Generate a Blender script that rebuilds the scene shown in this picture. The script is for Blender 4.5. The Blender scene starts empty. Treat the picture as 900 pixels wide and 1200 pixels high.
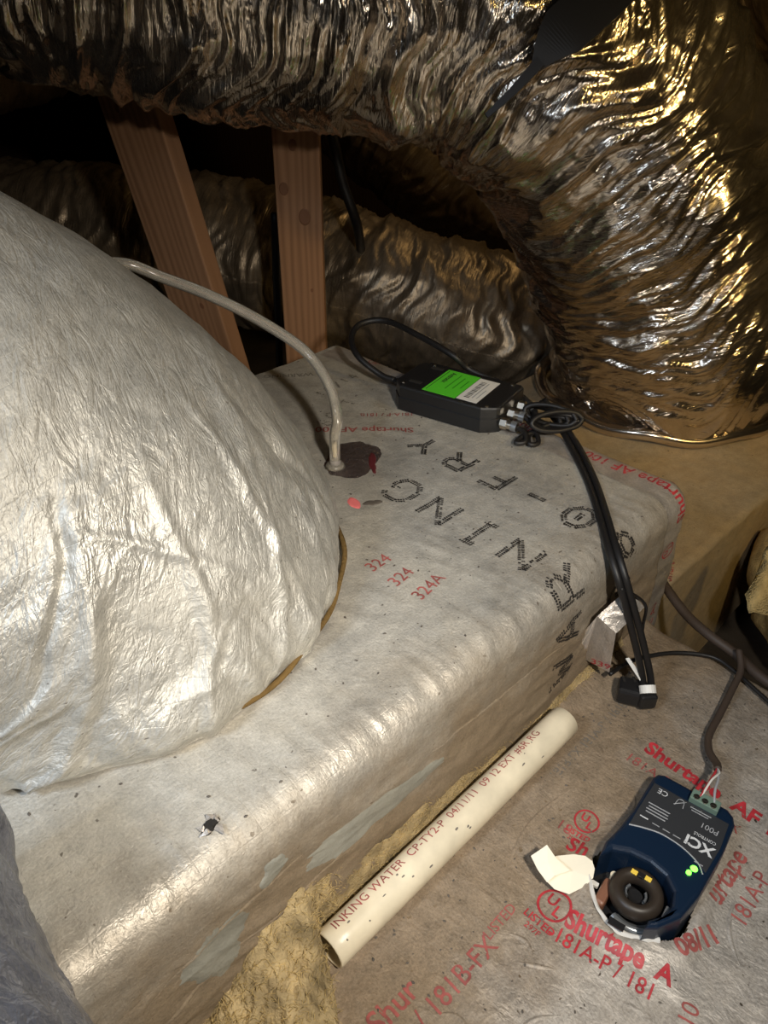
import bpy, bmesh, math, random
import numpy as np
from mathutils import Vector, Matrix
random.seed(7)
S = bpy.context.scene
COL = S.collection
R = math.radians

# ------------------------------------------------------------------ camera, light, exposure
PITCH = R(34.6); F = 890.0
cam_d = bpy.data.cameras.new('camera'); cam = bpy.data.objects.new('camera', cam_d); COL.objects.link(cam)
cam.location = (0, 0, 1.0); cam.rotation_euler = (math.pi/2 - PITCH, 0, 0)
cam_d.sensor_fit = 'VERTICAL'; cam_d.sensor_height = 36.0; cam_d.lens = 36.0*F/1200.0
cam_d.clip_start = 0.01; S.camera = cam

w = bpy.data.worlds.new('attic_dark'); S.world = w; w.use_nodes = True
w.node_tree.nodes['Background'].inputs[0].default_value = (0.35, 0.28, 0.2, 1)
w.node_tree.nodes['Background'].inputs[1].default_value = 0.05

def area(name, loc, target, power, color, size, size_y=None, spread=180):
    d = bpy.data.lights.new(name, 'AREA'); d.energy = power; d.color = color
    d.spread = R(spread)
    d.shape = 'RECTANGLE' if size_y else 'DISK'; d.size = size
    if size_y: d.size_y = size_y
    o = bpy.data.objects.new(name, d); COL.objects.link(o); o.location = loc
    o.rotation_euler = (Vector(target) - Vector(loc)).to_track_quat('-Z', 'Y').to_euler()
    return o
area('hand_torch', (0.25, -0.02, 1.10), (-0.05, 0.52, 0.48), 2.75, (1.0, 0.92, 0.80), 0.06, spread=95)
area('daylight_from_hatch', (-0.75, -0.25, 1.50), (-0.20, 0.27, 0.5), 2.3, (0.72, 0.84, 1.0), 0.30, spread=80)
area('attic_lamp', (0.92, 0.12, 1.32), (0.58, 1.35, 0.60), 1.35, (1.0, 0.70, 0.26), 0.10, spread=62)
area('rear_fill_light', (0.45, 1.80, 1.28), (0.10, 2.45, 0.60), 0.9, (1.0, 0.68, 0.30), 0.15)  # unseen fill light, added to brighten the ducts at the rear
S.view_settings.view_transform = 'Standard'; S.view_settings.look = 'None'
S.view_settings.gamma = 1.0; S.view_settings.use_curve_mapping = False
S.view_settings.exposure = 0.0

# ------------------------------------------------------------------ coordinates
CP, SP = math.cos(PITCH), math.sin(PITCH)
def ray(px, py):
    x = (px-450)/F; y = (600-py)/F
    return Vector((x, CP + y*SP, -SP + y*CP))
def atz(px, py, z):
    d = ray(px, py); return Vector((0, 0, 1)) + d*((z-1)/d.z)
def atY(px, py, Y):
    d = ray(px, py); return Vector((0, 0, 1)) + d*(Y/d.y)
A = Vector((0.7108, 0.7034, 0)); B = Vector((-0.7034, 0.7108, 0))   # along the trunk, across the trunk
def uvw(u, v, z): return A*u + B*v + Vector((0, 0, z))

# ------------------------------------------------------------------ numpy noise
def _h(i, j, k):
    n = (i.astype(np.int64)*374761393 + j.astype(np.int64)*668265263 + k.astype(np.int64)*2147483647 + 1013904223) & 0xffffffff
    n = ((n ^ (n >> 13))*1274126177) & 0xffffffff
    n = ((n ^ (n >> 16))*2246822519) & 0xffffffff
    return ((n ^ (n >> 15)) & 0xffff)/32767.5 - 1.0
def vn(x, y, z):
    x, y, z = np.broadcast_arrays(np.asarray(x, float), np.asarray(y, float), np.asarray(z, float))
    i, j, k = np.floor(x), np.floor(y), np.floor(z)
    fx, fy, fz = x-i, y-j, z-k
    fx = fx*fx*(3-2*fx); fy = fy*fy*(3-2*fy); fz = fz*fz*(3-2*fz)
    r = 0
    for a in (0, 1):
        wa = fx if a else 1-fx
        for b in (0, 1):
            wb = fy if b else 1-fy
            for c in (0, 1):
                wc = fz if c else 1-fz
                r = r + wa*wb*wc*_h(i+a, j+b, k+c)
    return r
def fbm(x, y, z, o=3):
    r = 0; a = 1.0
    for q in range(o):
        r = r + a*vn(x*2**q + 13.1*q, y*2**q + 7.7*q, z*2**q + 3.3*q); a *= 0.5
    return r
def ridge(x, y, z, o=2):
    r = 0; a = 1.0
    for q in range(o):
        r = r + a*(1 - 2*np.abs(vn(x*2**q + 5.1*q, y*2**q + 9.7*q, z*2**q + 1.3*q))); a *= 0.5
    return r

# ------------------------------------------------------------------ materials
def M_new(name):
    m = bpy.data.materials.new(name); m.use_nodes = True
    nt = m.node_tree; return m, nt, nt.nodes['Principled BSDF']
def plain(name, col, rough=0.5, metal=0.0, bump=0.0, bscale=200, emit=None, var=0.0, spec=0.5):
    m, nt, bs = M_new(name)
    bs.inputs['Base Color'].default_value = (*col, 1); bs.inputs['Roughness'].default_value = rough
    bs.inputs['Metallic'].default_value = metal; bs.inputs['Specular IOR Level'].default_value = spec
    tc = nt.nodes.new('ShaderNodeTexCoord')
    if bump or var:
        n = nt.nodes.new('ShaderNodeTexNoise'); n.inputs['Scale'].default_value = bscale; n.inputs['Detail'].default_value = 5
        nt.links.new(tc.outputs['Object'], n.inputs['Vector'])
        if bump:
            b = nt.nodes.new('ShaderNodeBump'); b.inputs['Strength'].default_value = bump; b.inputs['Distance'].default_value = 0.002
            nt.links.new(n.outputs['Fac'], b.inputs['Height']); nt.links.new(b.outputs['Normal'], bs.inputs['Normal'])
        if var:
            n2 = nt.nodes.new('ShaderNodeTexNoise'); n2.inputs['Scale'].default_value = bscale*0.12; n2.inputs['Detail'].default_value = 6
            nt.links.new(tc.outputs['Object'], n2.inputs['Vector'])
            r = nt.nodes.new('ShaderNodeMapRange'); r.inputs['From Min'].default_value = 0.3; r.inputs['From Max'].default_value = 0.7
            r.inputs['To Min'].default_value = 1-var; r.inputs['To Max'].default_value = 1+var
            nt.links.new(n2.outputs['Fac'], r.inputs['Value'])
            h = nt.nodes.new('ShaderNodeHueSaturation'); h.inputs['Color'].default_value = (*col, 1)
            nt.links.new(r.outputs['Result'], h.inputs['Value']); nt.links.new(h.outputs['Color'], bs.inputs['Base Color'])
    if emit:
        bs.inputs['Emission Color'].default_value = (*emit[:3], 1); bs.inputs['Emission Strength'].default_value = emit[3]
    return m

def foil(name, col, rough, metal, dust=0.0, dustcol=(0.42, 0.37, 0.29), scale=(60, 60), bump=0.5, dist=0.0015,
         grid=0.0, gstep=0.0127, brown=None, fine=1.0, gangle=0.0, roughvar=0.1, dscale=9.0, rot=0.0, vor=0.35, spk=0.75, mott=1.0, dis=(1.2, 0.8)):
    """aluminium foil facing; UVs are in metres on the surface"""
    m, nt, bs = M_new(name); N = nt.nodes; L = nt.links
    uv = N.new('ShaderNodeUVMap'); uv.uv_map = 'UVMap'
    mp = N.new('ShaderNodeMapping'); mp.inputs['Scale'].default_value = (scale[0], scale[1], 1)
    m0 = N.new('ShaderNodeMapping'); m0.inputs['Rotation'].default_value = (0, 0, rot); L.new(uv.outputs[0], m0.inputs[0]); L.new(m0.outputs[0], mp.inputs[0])
    def noise(vec, sc, det=4, typ='FBM', dis=0.0, rg=0.55):
        n = N.new('ShaderNodeTexNoise'); n.noise_type = typ; n.inputs['Scale'].default_value = sc
        n.inputs['Detail'].default_value = det; n.inputs['Distortion'].default_value = dis; n.inputs['Roughness'].default_value = rg
        L.new(vec, n.inputs['Vector']); return n.outputs['Fac']
    def math_(op, a, b):
        x = N.new('ShaderNodeMath'); x.operation = op
        for i, s in enumerate((a, b)):
            if s is None: continue
            if isinstance(s, (int, float)): x.inputs[i].default_value = s
            else: L.new(s, x.inputs[i])
        return x.outputs[0]
    # crinkles: folded ridges made of |noise-0.5| at two scales and flat facets
    n1 = noise(mp.outputs[0], 1.0, 3, dis=dis[0])
    r1 = math_('ABSOLUTE', math_('SUBTRACT', n1, 0.5), None)
    n2 = noise(mp.outputs[0], 3.1, 3, dis=dis[1])
    r2 = math_('ABSOLUTE', math_('SUBTRACT', n2, 0.5), None)
    vo = N.new('ShaderNodeTexVoronoi'); vo.inputs['Scale'].default_value = 1.4
    L.new(mp.outputs[0], vo.inputs['Vector'])
    h = math_('ADD', math_('MULTIPLY', r1, 2.2), math_('MULTIPLY', r2, 0.9*fine))
    h = math_('ADD', h, math_('MULTIPLY', vo.outputs['Distance'], vor))
    b = N.new('ShaderNodeBump'); b.inputs['Strength'].default_value = bump; b.inputs['Distance'].default_value = dist
    L.new(h, b.inputs['Height']); nrm = b.outputs['Normal']
    if grid:
        mr = N.new('ShaderNodeMapping'); mr.inputs['Rotation'].default_value = (0, 0, gangle); L.new(uv.outputs[0], mr.inputs[0])
        br = N.new('ShaderNodeTexBrick'); br.offset = 0.0; br.inputs['Scale'].default_value = 1.0
        br.inputs['Brick Width'].default_value = gstep; br.inputs['Row Height'].default_value = gstep
        br.inputs['Mortar Size'].default_value = 0.0007; br.inputs['Mortar Smooth'].default_value = 1.0
        L.new(mr.outputs[0], br.inputs['Vector'])
        b2 = N.new('ShaderNodeBump'); b2.inputs['Strength'].default_value = grid; b2.inputs['Distance'].default_value = 0.0006
        gm = math_('MULTIPLY', br.outputs['Fac'], noise(uv.outputs[0], 25, 2))
        L.new(gm, b2.inputs['Height']); L.new(nrm, b2.inputs['Normal']); nrm = b2.outputs['Normal']
    L.new(nrm, bs.inputs['Normal'])
    # dust dulls the metal
    d1 = noise(uv.outputs[0], dscale, 7, rg=0.65)
    rd = N.new('ShaderNodeMapRange'); rd.inputs['From Min'].default_value = 0.36; rd.inputs['From Max'].default_value = 0.66
    rd.inputs['To Min'].default_value = dust*0.35; rd.inputs['To Max'].default_value = min(1.0, dust*1.5)
    L.new(d1, rd.inputs['Value'])
    mix = N.new('ShaderNodeMix'); mix.data_type = 'RGBA'; L.new(rd.outputs[0], mix.inputs['Factor'])
    mix.inputs['A'].default_value = (*col, 1); mix.inputs['B'].default_value = (*dustcol, 1)
    colour = mix.outputs['Result']; dfac = rd.outputs[0]
    sp = noise(uv.outputs[0], 130, 2, rg=0.5)                       # specks
    rs = N.new('ShaderNodeMapRange'); rs.inputs['From Min'].default_value = 0.70; rs.inputs['From Max'].default_value = 0.74
    L.new(sp, rs.inputs['Value'])
    m2 = N.new('ShaderNodeMix'); m2.data_type = 'RGBA'; L.new(math_('MULTIPLY', rs.outputs[0], spk*min(1, dust*2)), m2.inputs['Factor'])
    L.new(colour, m2.inputs['A']); m2.inputs['B'].default_value = (0.07, 0.055, 0.04, 1); colour = m2.outputs['Result']
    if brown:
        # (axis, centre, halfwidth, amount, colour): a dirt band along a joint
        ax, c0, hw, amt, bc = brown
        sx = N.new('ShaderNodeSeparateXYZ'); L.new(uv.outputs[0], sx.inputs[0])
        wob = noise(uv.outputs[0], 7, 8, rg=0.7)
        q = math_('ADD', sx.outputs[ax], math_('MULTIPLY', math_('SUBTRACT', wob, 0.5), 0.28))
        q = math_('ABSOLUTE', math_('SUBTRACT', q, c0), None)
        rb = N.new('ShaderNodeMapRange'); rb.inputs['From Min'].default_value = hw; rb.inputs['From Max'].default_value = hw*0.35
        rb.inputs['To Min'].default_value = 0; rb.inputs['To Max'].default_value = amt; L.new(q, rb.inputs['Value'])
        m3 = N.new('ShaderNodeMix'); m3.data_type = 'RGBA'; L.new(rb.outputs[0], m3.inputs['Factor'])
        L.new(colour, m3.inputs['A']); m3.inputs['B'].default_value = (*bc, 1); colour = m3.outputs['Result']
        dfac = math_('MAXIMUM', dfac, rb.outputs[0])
    hs = N.new('ShaderNodeHueSaturation'); L.new(colour, hs.inputs['Color'])
    mo = math_('ADD', math_('MULTIPLY', math_('SUBTRACT', noise(uv.outputs[0], 45, 6, rg=0.75), 0.5), mott), math_('MULTIPLY', math_('SUBTRACT', noise(uv.outputs[0], 420, 3, rg=0.7), 0.5), mott*0.8))
    L.new(math_('ADD', mo, 1.0), hs.inputs['Value']); colour = hs.outputs['Color']
    L.new(colour, bs.inputs['Base Color'])
    mm = N.new('ShaderNodeMapRange'); mm.inputs['To Min'].default_value = metal; mm.inputs['To Max'].default_value = 0.05
    L.new(dfac, mm.inputs['Value']); L.new(mm.outputs[0], bs.inputs['Metallic'])
    mr2 = N.new('ShaderNodeMapRange'); mr2.inputs['To Min'].default_value = rough; mr2.inputs['To Max'].default_value = min(0.9, rough+0.4)
    L.new(dfac, mr2.inputs['Value'])
    nr = math_('MULTIPLY', math_('SUBTRACT', noise(uv.outputs[0], 30, 3), 0.5), roughvar)
    L.new(math_('ADD', mr2.outputs[0], nr), bs.inputs['Roughness'])
    return m

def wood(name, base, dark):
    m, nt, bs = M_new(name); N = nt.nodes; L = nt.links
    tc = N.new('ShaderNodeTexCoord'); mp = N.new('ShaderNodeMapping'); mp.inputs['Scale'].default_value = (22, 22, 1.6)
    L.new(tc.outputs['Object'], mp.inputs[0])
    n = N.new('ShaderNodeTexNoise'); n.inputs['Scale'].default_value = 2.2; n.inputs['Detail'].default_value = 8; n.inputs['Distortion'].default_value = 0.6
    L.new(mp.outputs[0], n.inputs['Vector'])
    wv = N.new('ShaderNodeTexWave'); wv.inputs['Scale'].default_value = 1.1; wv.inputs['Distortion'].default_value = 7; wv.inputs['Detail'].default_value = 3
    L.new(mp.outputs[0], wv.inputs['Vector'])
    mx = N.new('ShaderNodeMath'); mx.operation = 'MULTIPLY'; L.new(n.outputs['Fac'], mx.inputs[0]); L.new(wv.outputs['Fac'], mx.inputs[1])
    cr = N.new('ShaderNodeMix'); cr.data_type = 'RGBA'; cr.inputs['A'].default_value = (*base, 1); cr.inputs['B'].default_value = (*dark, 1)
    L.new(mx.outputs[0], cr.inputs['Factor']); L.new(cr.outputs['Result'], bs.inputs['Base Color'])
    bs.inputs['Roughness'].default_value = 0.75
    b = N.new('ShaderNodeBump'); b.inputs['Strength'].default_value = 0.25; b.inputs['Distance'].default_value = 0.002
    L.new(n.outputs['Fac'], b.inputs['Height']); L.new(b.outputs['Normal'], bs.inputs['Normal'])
    return m

MT = {}
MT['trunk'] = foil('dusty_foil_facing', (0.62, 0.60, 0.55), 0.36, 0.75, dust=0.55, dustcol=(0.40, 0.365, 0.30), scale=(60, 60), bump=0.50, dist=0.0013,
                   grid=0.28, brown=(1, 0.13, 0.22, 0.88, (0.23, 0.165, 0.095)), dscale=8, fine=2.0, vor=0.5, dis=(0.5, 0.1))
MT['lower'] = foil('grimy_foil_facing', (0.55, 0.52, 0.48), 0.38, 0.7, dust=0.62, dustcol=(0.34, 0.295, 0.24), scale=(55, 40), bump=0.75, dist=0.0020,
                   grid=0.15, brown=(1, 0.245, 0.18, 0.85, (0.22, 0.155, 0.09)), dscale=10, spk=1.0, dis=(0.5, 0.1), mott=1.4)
MT['takeoff'] = foil('tan_taped_facing', (0.42, 0.36, 0.27), 0.45, 0.4, dust=0.8, dustcol=(0.36, 0.27, 0.16), scale=(30, 30), bump=0.4, dist=0.002)
MT['dome'] = foil('crinkled_foil_jacket', (0.58, 0.57, 0.53), 0.36, 0.80, dust=0.44, dustcol=(0.36, 0.335, 0.28), scale=(52, 20), bump=0.60, dist=0.0030,
                  grid=0.40, gstep=0.02, fine=1.0, gangle=0.5, dscale=5, rot=0.70, vor=0.1, mott=1.2, brown=(1, 0.66, 0.55, 0.8, (0.40, 0.37, 0.31)))
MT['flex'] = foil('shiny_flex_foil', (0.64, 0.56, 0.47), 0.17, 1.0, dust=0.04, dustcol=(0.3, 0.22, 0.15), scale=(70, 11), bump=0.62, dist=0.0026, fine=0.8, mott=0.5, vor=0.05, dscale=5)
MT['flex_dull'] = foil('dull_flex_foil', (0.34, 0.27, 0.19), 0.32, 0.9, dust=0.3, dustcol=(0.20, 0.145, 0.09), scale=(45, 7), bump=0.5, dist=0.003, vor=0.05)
MT['flex_grey'] = foil('grey_flex_foil', (0.22, 0.23, 0.27), 0.26, 0.85, dust=0.15, dustcol=(0.17, 0.17, 0.19), scale=(40, 60), bump=0.7, dist=0.0025)
MT['patch_foil'] = foil('dark_patch_foil', (0.30, 0.26, 0.25), 0.22, 0.95, dust=0.1, dustcol=(0.18, 0.05, 0.05), scale=(90, 90), bump=0.9, dist=0.002)
MT['wood'] = wood('framing_lumber', (0.33, 0.175, 0.09), (0.17, 0.08, 0.036))
MT['wood_knot'] = plain('wood_knot', (0.19, 0.085, 0.04), 0.7, var=0.2, bscale=80)
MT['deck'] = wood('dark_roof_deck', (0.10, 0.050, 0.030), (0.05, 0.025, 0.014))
MT['fiberglass'] = plain('yellow_fiberglass', (0.46, 0.34, 0.15), 0.95, bump=1.0, bscale=420, var=0.35, spec=0.1)
MT['fiberglass_dirty'] = plain('dirty_fiberglass', (0.40, 0.31, 0.17), 0.95, bump=1.0, bscale=420, var=0.5, spec=0.1)
MT['insul_dark'] = plain('blown_insulation', (0.10, 0.08, 0.06), 0.95, bump=1.0, bscale=60, var=0.4, spec=0.1)
MT['ring'] = plain('fiber_edge_shadow_line', (0.15, 0.095, 0.035), 0.9, bump=0.8, bscale=300, var=0.3, spec=0.1)  # fibre brown, darkened to stand in for the shadow line at the base
MT['black'] = plain('black_plastic', (0.012, 0.012, 0.013), 0.38, bump=0.15, bscale=900)
MT['black_matte'] = plain('black_rubber', (0.010, 0.009, 0.009), 0.5)
MT['brown_cable'] = plain('dusty_cable_jacket', (0.055, 0.038, 0.028), 0.6)
MT['blue'] = plain('navy_plastic', (0.005, 0.015, 0.036), 0.33, bump=0.1, bscale=800)
MT['plate'] = plain('charcoal_label', (0.030, 0.032, 0.036), 0.45)
MT['green'] = plain('green_label', (0.10, 0.62, 0.03), 0.5)
MT['white'] = plain('white_label', (0.75, 0.74, 0.70), 0.5)
MT['grey_print'] = plain('grey_print', (0.35, 0.36, 0.38), 0.5)
MT['pale_print'] = plain('pale_print', (0.62, 0.64, 0.66), 0.5)
MT['red_print'] = plain('red_print', (0.42, 0.030, 0.04), 0.5, var=0.35, bscale=700)
MT['faded_red'] = plain('faded_red_print', (0.33, 0.085, 0.075), 0.6, var=0.35, bscale=700)
MT['dark_red'] = plain('dark_red_smear', (0.16, 0.03, 0.035), 0.4, 0.3)
MT['black_print'] = plain('black_ink', (0.022, 0.019, 0.017), 0.6)
MT['faint_print'] = plain('faint_ink', (0.16, 0.14, 0.115), 0.6)
MT['pvc'] = plain('cream_plastic_pipe', (0.70, 0.62, 0.46), 0.36, bump=0.08, bscale=300, var=0.12)
MT['paper'] = plain('cream_paper', (0.90, 0.84, 0.68), 0.7)
MT['pink'] = plain('pink_sticker', (0.85, 0.20, 0.20), 0.6)
MT['metal'] = plain('nickel_connector', (0.55, 0.50, 0.42), 0.3, 1.0)
MT['steel'] = plain('grey_bracket', (0.30, 0.32, 0.34), 0.3, 0.7)
MT['copper'] = plain('brown_component', (0.22, 0.10, 0.06), 0.4)
MT['yellow'] = plain('yellow_mark', (0.85, 0.60, 0.08), 0.5)
MT['terminal'] = plain('grey_green_terminal', (0.14, 0.21, 0.17), 0.5)
MT['led'] = plain('green_led', (0.1, 0.9, 0.1), 0.4, emit=(0.15, 1.0, 0.05, 4.0))
MT['mastic'] = plain('pale_grey_patch', (0.27, 0.265, 0.225), 0.55, bump=0.5, bscale=200, var=0.15)
MT['stain'] = plain('dark_smudge', (0.10, 0.085, 0.07), 0.7, var=0.4, bscale=400)
MT['hollow_shade'] = plain('painted_hollow_shade', (0.012, 0.010, 0.008), 0.9)  # near-black that paints in the shade of holes and slots
MT['white_edge'] = plain('white_torn_edge', (0.62, 0.60, 0.56), 0.6, bump=0.4, bscale=300)
def clear(name, col, rough=0.08, tr=1.0, alpha=1.0):
    m, nt, bs = M_new(name); bs.inputs['Base Color'].default_value = (*col, 1); bs.inputs['Roughness'].default_value = rough
    bs.inputs['Transmission Weight'].default_value = tr; bs.inputs['IOR'].default_value = 1.4; bs.inputs['Alpha'].default_value = alpha
    return m
MT['vinyl'] = clear('clear_vinyl', (0.80, 0.74, 0.62), 0.12, 0.75)
MT['film'] = clear('clear_tape_film', (0.72, 0.66, 0.60), 0.15, 0.6)

# ------------------------------------------------------------------ object helpers
def mesh_obj(name, V, Fc, mat, parent=None, uv=None, smooth=True):
    me = bpy.data.meshes.new(name)
    V = np.asarray(V, dtype=float)
    me.from_pydata(V.tolist() if len(V) < 5000 else V.tolist(), [], Fc if isinstance(Fc, list) else Fc.tolist())
    if uv is not None:
        l = me.uv_layers.new(name='UVMap')
        idx = np.empty(len(me.loops), dtype=np.int32); me.loops.foreach_get('vertex_index', idx)
        l.data.foreach_set('uv', np.asarray(uv, dtype=np.float32)[idx].ravel())
    if smooth: me.polygons.foreach_set('use_smooth', [True]*len(me.polygons))
    me.materials.append(mat); me.update()
    o = bpy.data.objects.new(name, me); COL.objects.link(o)
    if parent: o.parent = parent; o.matrix_parent_inverse = parent.matrix_world.inverted() if False else Matrix.Identity(4)
    return o
def bm_obj(name, bm, mat, parent=None, smooth=False):
    me = bpy.data.meshes.new(name); bmesh.ops.recalc_face_normals(bm, faces=bm.faces); bm.to_mesh(me); bm.free()
    if smooth: me.polygons.foreach_set('use_smooth', [True]*len(me.polygons))
    me.materials.append(mat); o = bpy.data.objects.new(name, me); COL.objects.link(o)
    if parent: o.parent = parent
    return o
def empty(name, label, cat, loc=(0, 0, 0), group=None, rot=None):
    o = bpy.data.objects.new(name, None); COL.objects.link(o); o.empty_display_size = 0.05
    o.location = loc
    if rot is not None: o.rotation_euler = rot
    o['label'] = label; o['category'] = cat
    if group: o['group'] = group
    return o
def tag(o, label, cat, group=None):
    o['label'] = label; o['category'] = cat
    if group: o['group'] = group
    return o
def struct(o): o['kind'] = 'structure'; return o

def grid_faces(nu, nv, wrap=False, mask=None):
    i = np.arange(nu-1)[:, None]; j = np.arange(nv if wrap else nv-1)[None, :]
    j2 = (j+1) % nv
    a = i*nv + j; b = (i+1)*nv + j; c = (i+1)*nv + j2; d = i*nv + j2
    f = np.stack([a, b, c, d], -1).reshape(-1, 4)
    if mask is not None: f = f[mask.reshape(-1)]
    return f
def catmull(P, n):
    P = [Vector(p) for p in P]; P = [P[0]*2-P[1]] + P + [P[-1]*2-P[-2]]
    out = []
    seg = len(P)-3
    for q in range(n):
        t = q/(n-1)*seg; i = min(int(t), seg-1); t -= i
        p0, p1, p2, p3 = P[i:i+4]
        out.append(0.5*((2*p1) + (p2-p0)*t + (2*p0-5*p1+4*p2-p3)*t*t + (3*p1-p0-3*p2+p3)*t**3))
    return out
def frames(P):
    P = np.array([tuple(p) for p in P]); T = np.gradient(P, axis=0); T /= np.linalg.norm(T, axis=1)[:, None]
    N = np.zeros_like(P); r = np.array([0, 0, 1.0]) if abs(T[0][2]) < 0.9 else np.array([1.0, 0, 0])
    n = np.cross(T[0], r); n /= np.linalg.norm(n)
    for i in range(len(P)):
        n = n - T[i]*np.dot(n, T[i]); n /= np.linalg.norm(n); N[i] = n
    Bn = np.cross(T, N); S_ = np.concatenate([[0], np.cumsum(np.linalg.norm(np.diff(P, axis=0), axis=1))])
    return P, T, N, Bn, S_
def tube(name, pts, r, mat, parent=None, n=60, k=10, cap=True, rfun=None):
    P = catmull(pts, n) if len(pts) > 2 else [Vector(pts[0]).lerp(Vector(pts[1]), q/(n-1)) for q in range(n)]
    P, T, N, Bn, s = frames(P)
    ph = np.linspace(0, 2*math.pi, k, endpoint=False)
    rr = np.full(n, r) if rfun is None else np.array([rfun(q/(n-1))*r for q in range(n)])
    V = P[:, None, :] + rr[:, None, None]*(np.cos(ph)[None, :, None]*N[:, None, :] + np.sin(ph)[None, :, None]*Bn[:, None, :])
    F_ = grid_faces(n, k, True).tolist(); V = V.reshape(-1, 3)
    if cap: F_ += [list(range(k))[::1], list(range((n-1)*k, n*k))[::-1]]
    return mesh_obj(name, V, F_, mat, parent)
def flex(name, pts, r, mat, parent, n, k, amp=0.008, freq=38, seed=0.0, rf=None, big=0.010):
    """wrinkled flexible duct: wrinkles run around the duct as real relief"""
    P, T, N, Bn, s = frames(catmull(pts, n))
    ph = np.linspace(0, 2*math.pi, k, endpoint=False)
    Sg, Pg = np.meshgrid(s, ph, indexing='ij')
    cx, cy = np.cos(Pg), np.sin(Pg)
    warp = 0.035*fbm(cx*1.6+seed, cy*1.6, Sg*4, 2)
    d = amp*ridge((Sg+warp)*freq, cx*1.1+seed, cy*1.1, 2)
    d += amp*0.42*ridge((Sg+warp*1.5)*freq*3.0, cx*2.2+seed, cy*2.2, 2)
    d += amp*0.10*ridge(Sg*freq*1.8, cx*9+seed, cy*9, 2)
    d += big*fbm(Sg*7+seed, cx*1.3, cy*1.3, 2)
    rr = r if rf is None else r*np.array([rf(q/(n-1)) for q in range(n)])[:, None]
    V = P[:, None, :] + (rr+d)[..., None]*(cx[..., None]*N[:, None, :] + cy[..., None]*Bn[:, None, :])
    uv = np.stack([Sg, Pg*r], -1).reshape(-1, 2)
    o = mesh_obj(name, V.reshape(-1, 3), grid_faces(n, k, True), mat, parent, uv)
    return o
def prism(outline, z0, z1, bev=0.0, seg=2):
    bm = bmesh.new()
    vs = [bm.verts.new((x, y, z0)) for x, y in outline]; f = bm.faces.new(vs)
    r = bmesh.ops.extrude_face_region(bm, geom=[f]); tv = [g for g in r['geom'] if isinstance(g, bmesh.types.BMVert)]
    for v in tv: v.co.z = z1
    if bev:
        e = [e for e in bm.edges if all(abs(v.co.z-z1) < 1e-6 for v in e.verts)]
        bmesh.ops.bevel(bm, geom=e, offset=bev, segments=seg, affect='EDGES', profile=0.5)
    return bm
def boxbm(sx, sy, sz, c=(0, 0, 0), bev=0.0):
    bm = bmesh.new(); bmesh.ops.create_cube(bm, size=1.0, matrix=Matrix.Translation(c) @ Matrix.Diagonal((sx, sy, sz, 1)))
    if bev: bmesh.ops.bevel(bm, geom=list(bm.edges), offset=bev, segments=2, affect='EDGES', profile=0.5)
    return bm
def cylbm(r, h, c=(0, 0, 0), k=20, r2=None, rot=None):
    bm = bmesh.new(); m = Matrix.Translation(c)
    if rot is not None: m = m @ rot
    bmesh.ops.create_cone(bm, cap_ends=True, segments=k, radius1=r, radius2=r if r2 is None else r2, depth=h, matrix=m)
    return bm

# ------------------------------------------------------------------ the two facing surfaces
V0, V1, U0, U1, ZT = 0.285, 0.924, -0.62, 0.822, 0.50      # trunk: front and back, near end and far end, top
CR = 0.030
def trunk_relief(u, v):
    return (0.0022*fbm(u*5, v*5, 0.3, 2) + 0.0009*ridge(u*26+0.2*v*26, v*14, 2.2, 2) + 0.0012*np.exp(-((v-V0-0.03)/0.03)**2)*ridge(u*60, v*8, 1.1, 1) + 0.0005*np.exp(-((v-V0-0.022)/0.016)**2)*ridge(u*150, v*10, 6.1, 1)
            + 0.0022*np.exp(-((v-0.17)/0.10)**2)*ridge(u*9+v*22, v*30-u*6, 4.4, 2))
def S_trunk(u, v, h=0.0, noise=True):
    """u along the duct; v across it (below V0+CR it bends over the front edge and runs down the front face)"""
    u = np.asarray(u, float); v = np.asarray(v, float)
    s = (V0+CR) - v; arc = math.pi/2*CR
    th = np.clip(s/CR, 0, math.pi/2)
    pv = np.where(s <= 0, v, V0+CR-CR*np.sin(th)); pz = np.where(s <= 0, ZT, ZT-CR+CR*np.cos(th))
    pz = np.where(s > arc, ZT-CR-(s-arc), pz)
    nv = -np.sin(th); nz = np.cos(th)
    nv = np.where(s <= 0, 0, nv); nz = np.where(s <= 0, 1, nz)
    d = h + (trunk_relief(u, v) if noise else 0)
    # rounded far end
    e = np.clip(u-(U1-CR), 0, CR); dz = CR-np.sqrt(np.maximum(CR*CR-e*e, 0))
    pv = pv + nv*(d-dz); pz = pz + nz*(d-dz)
    return np.stack([A.x*u+B.x*pv, A.y*u+B.y*pv, pz], -1)
ZL = 0.315
LU0, LU1, LV0, LV1 = 0.0, 0.77, -0.30, 0.284
DC = (0.460, 0.101)                                        # device centre in (u, v)
DW = np.array([0.1325, -0.989]); DD = np.array([0.989, 0.132])
def dev_local(u, v):
    x = (u-DC[0])*DW[0] + (v-DC[1])*DW[1]; y = (u-DC[0])*DD[0] + (v-DC[1])*DD[1]; return x, y
def hole_q(u, v):
    x, y = dev_local(u, v)
    ang = np.arctan2(y+0.028, x+0.004)
    return np.sqrt(((x+0.004)/0.046)**2 + ((y+0.028)/0.047)**2) + 0.04*np.sin(ang*5+1)
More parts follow.
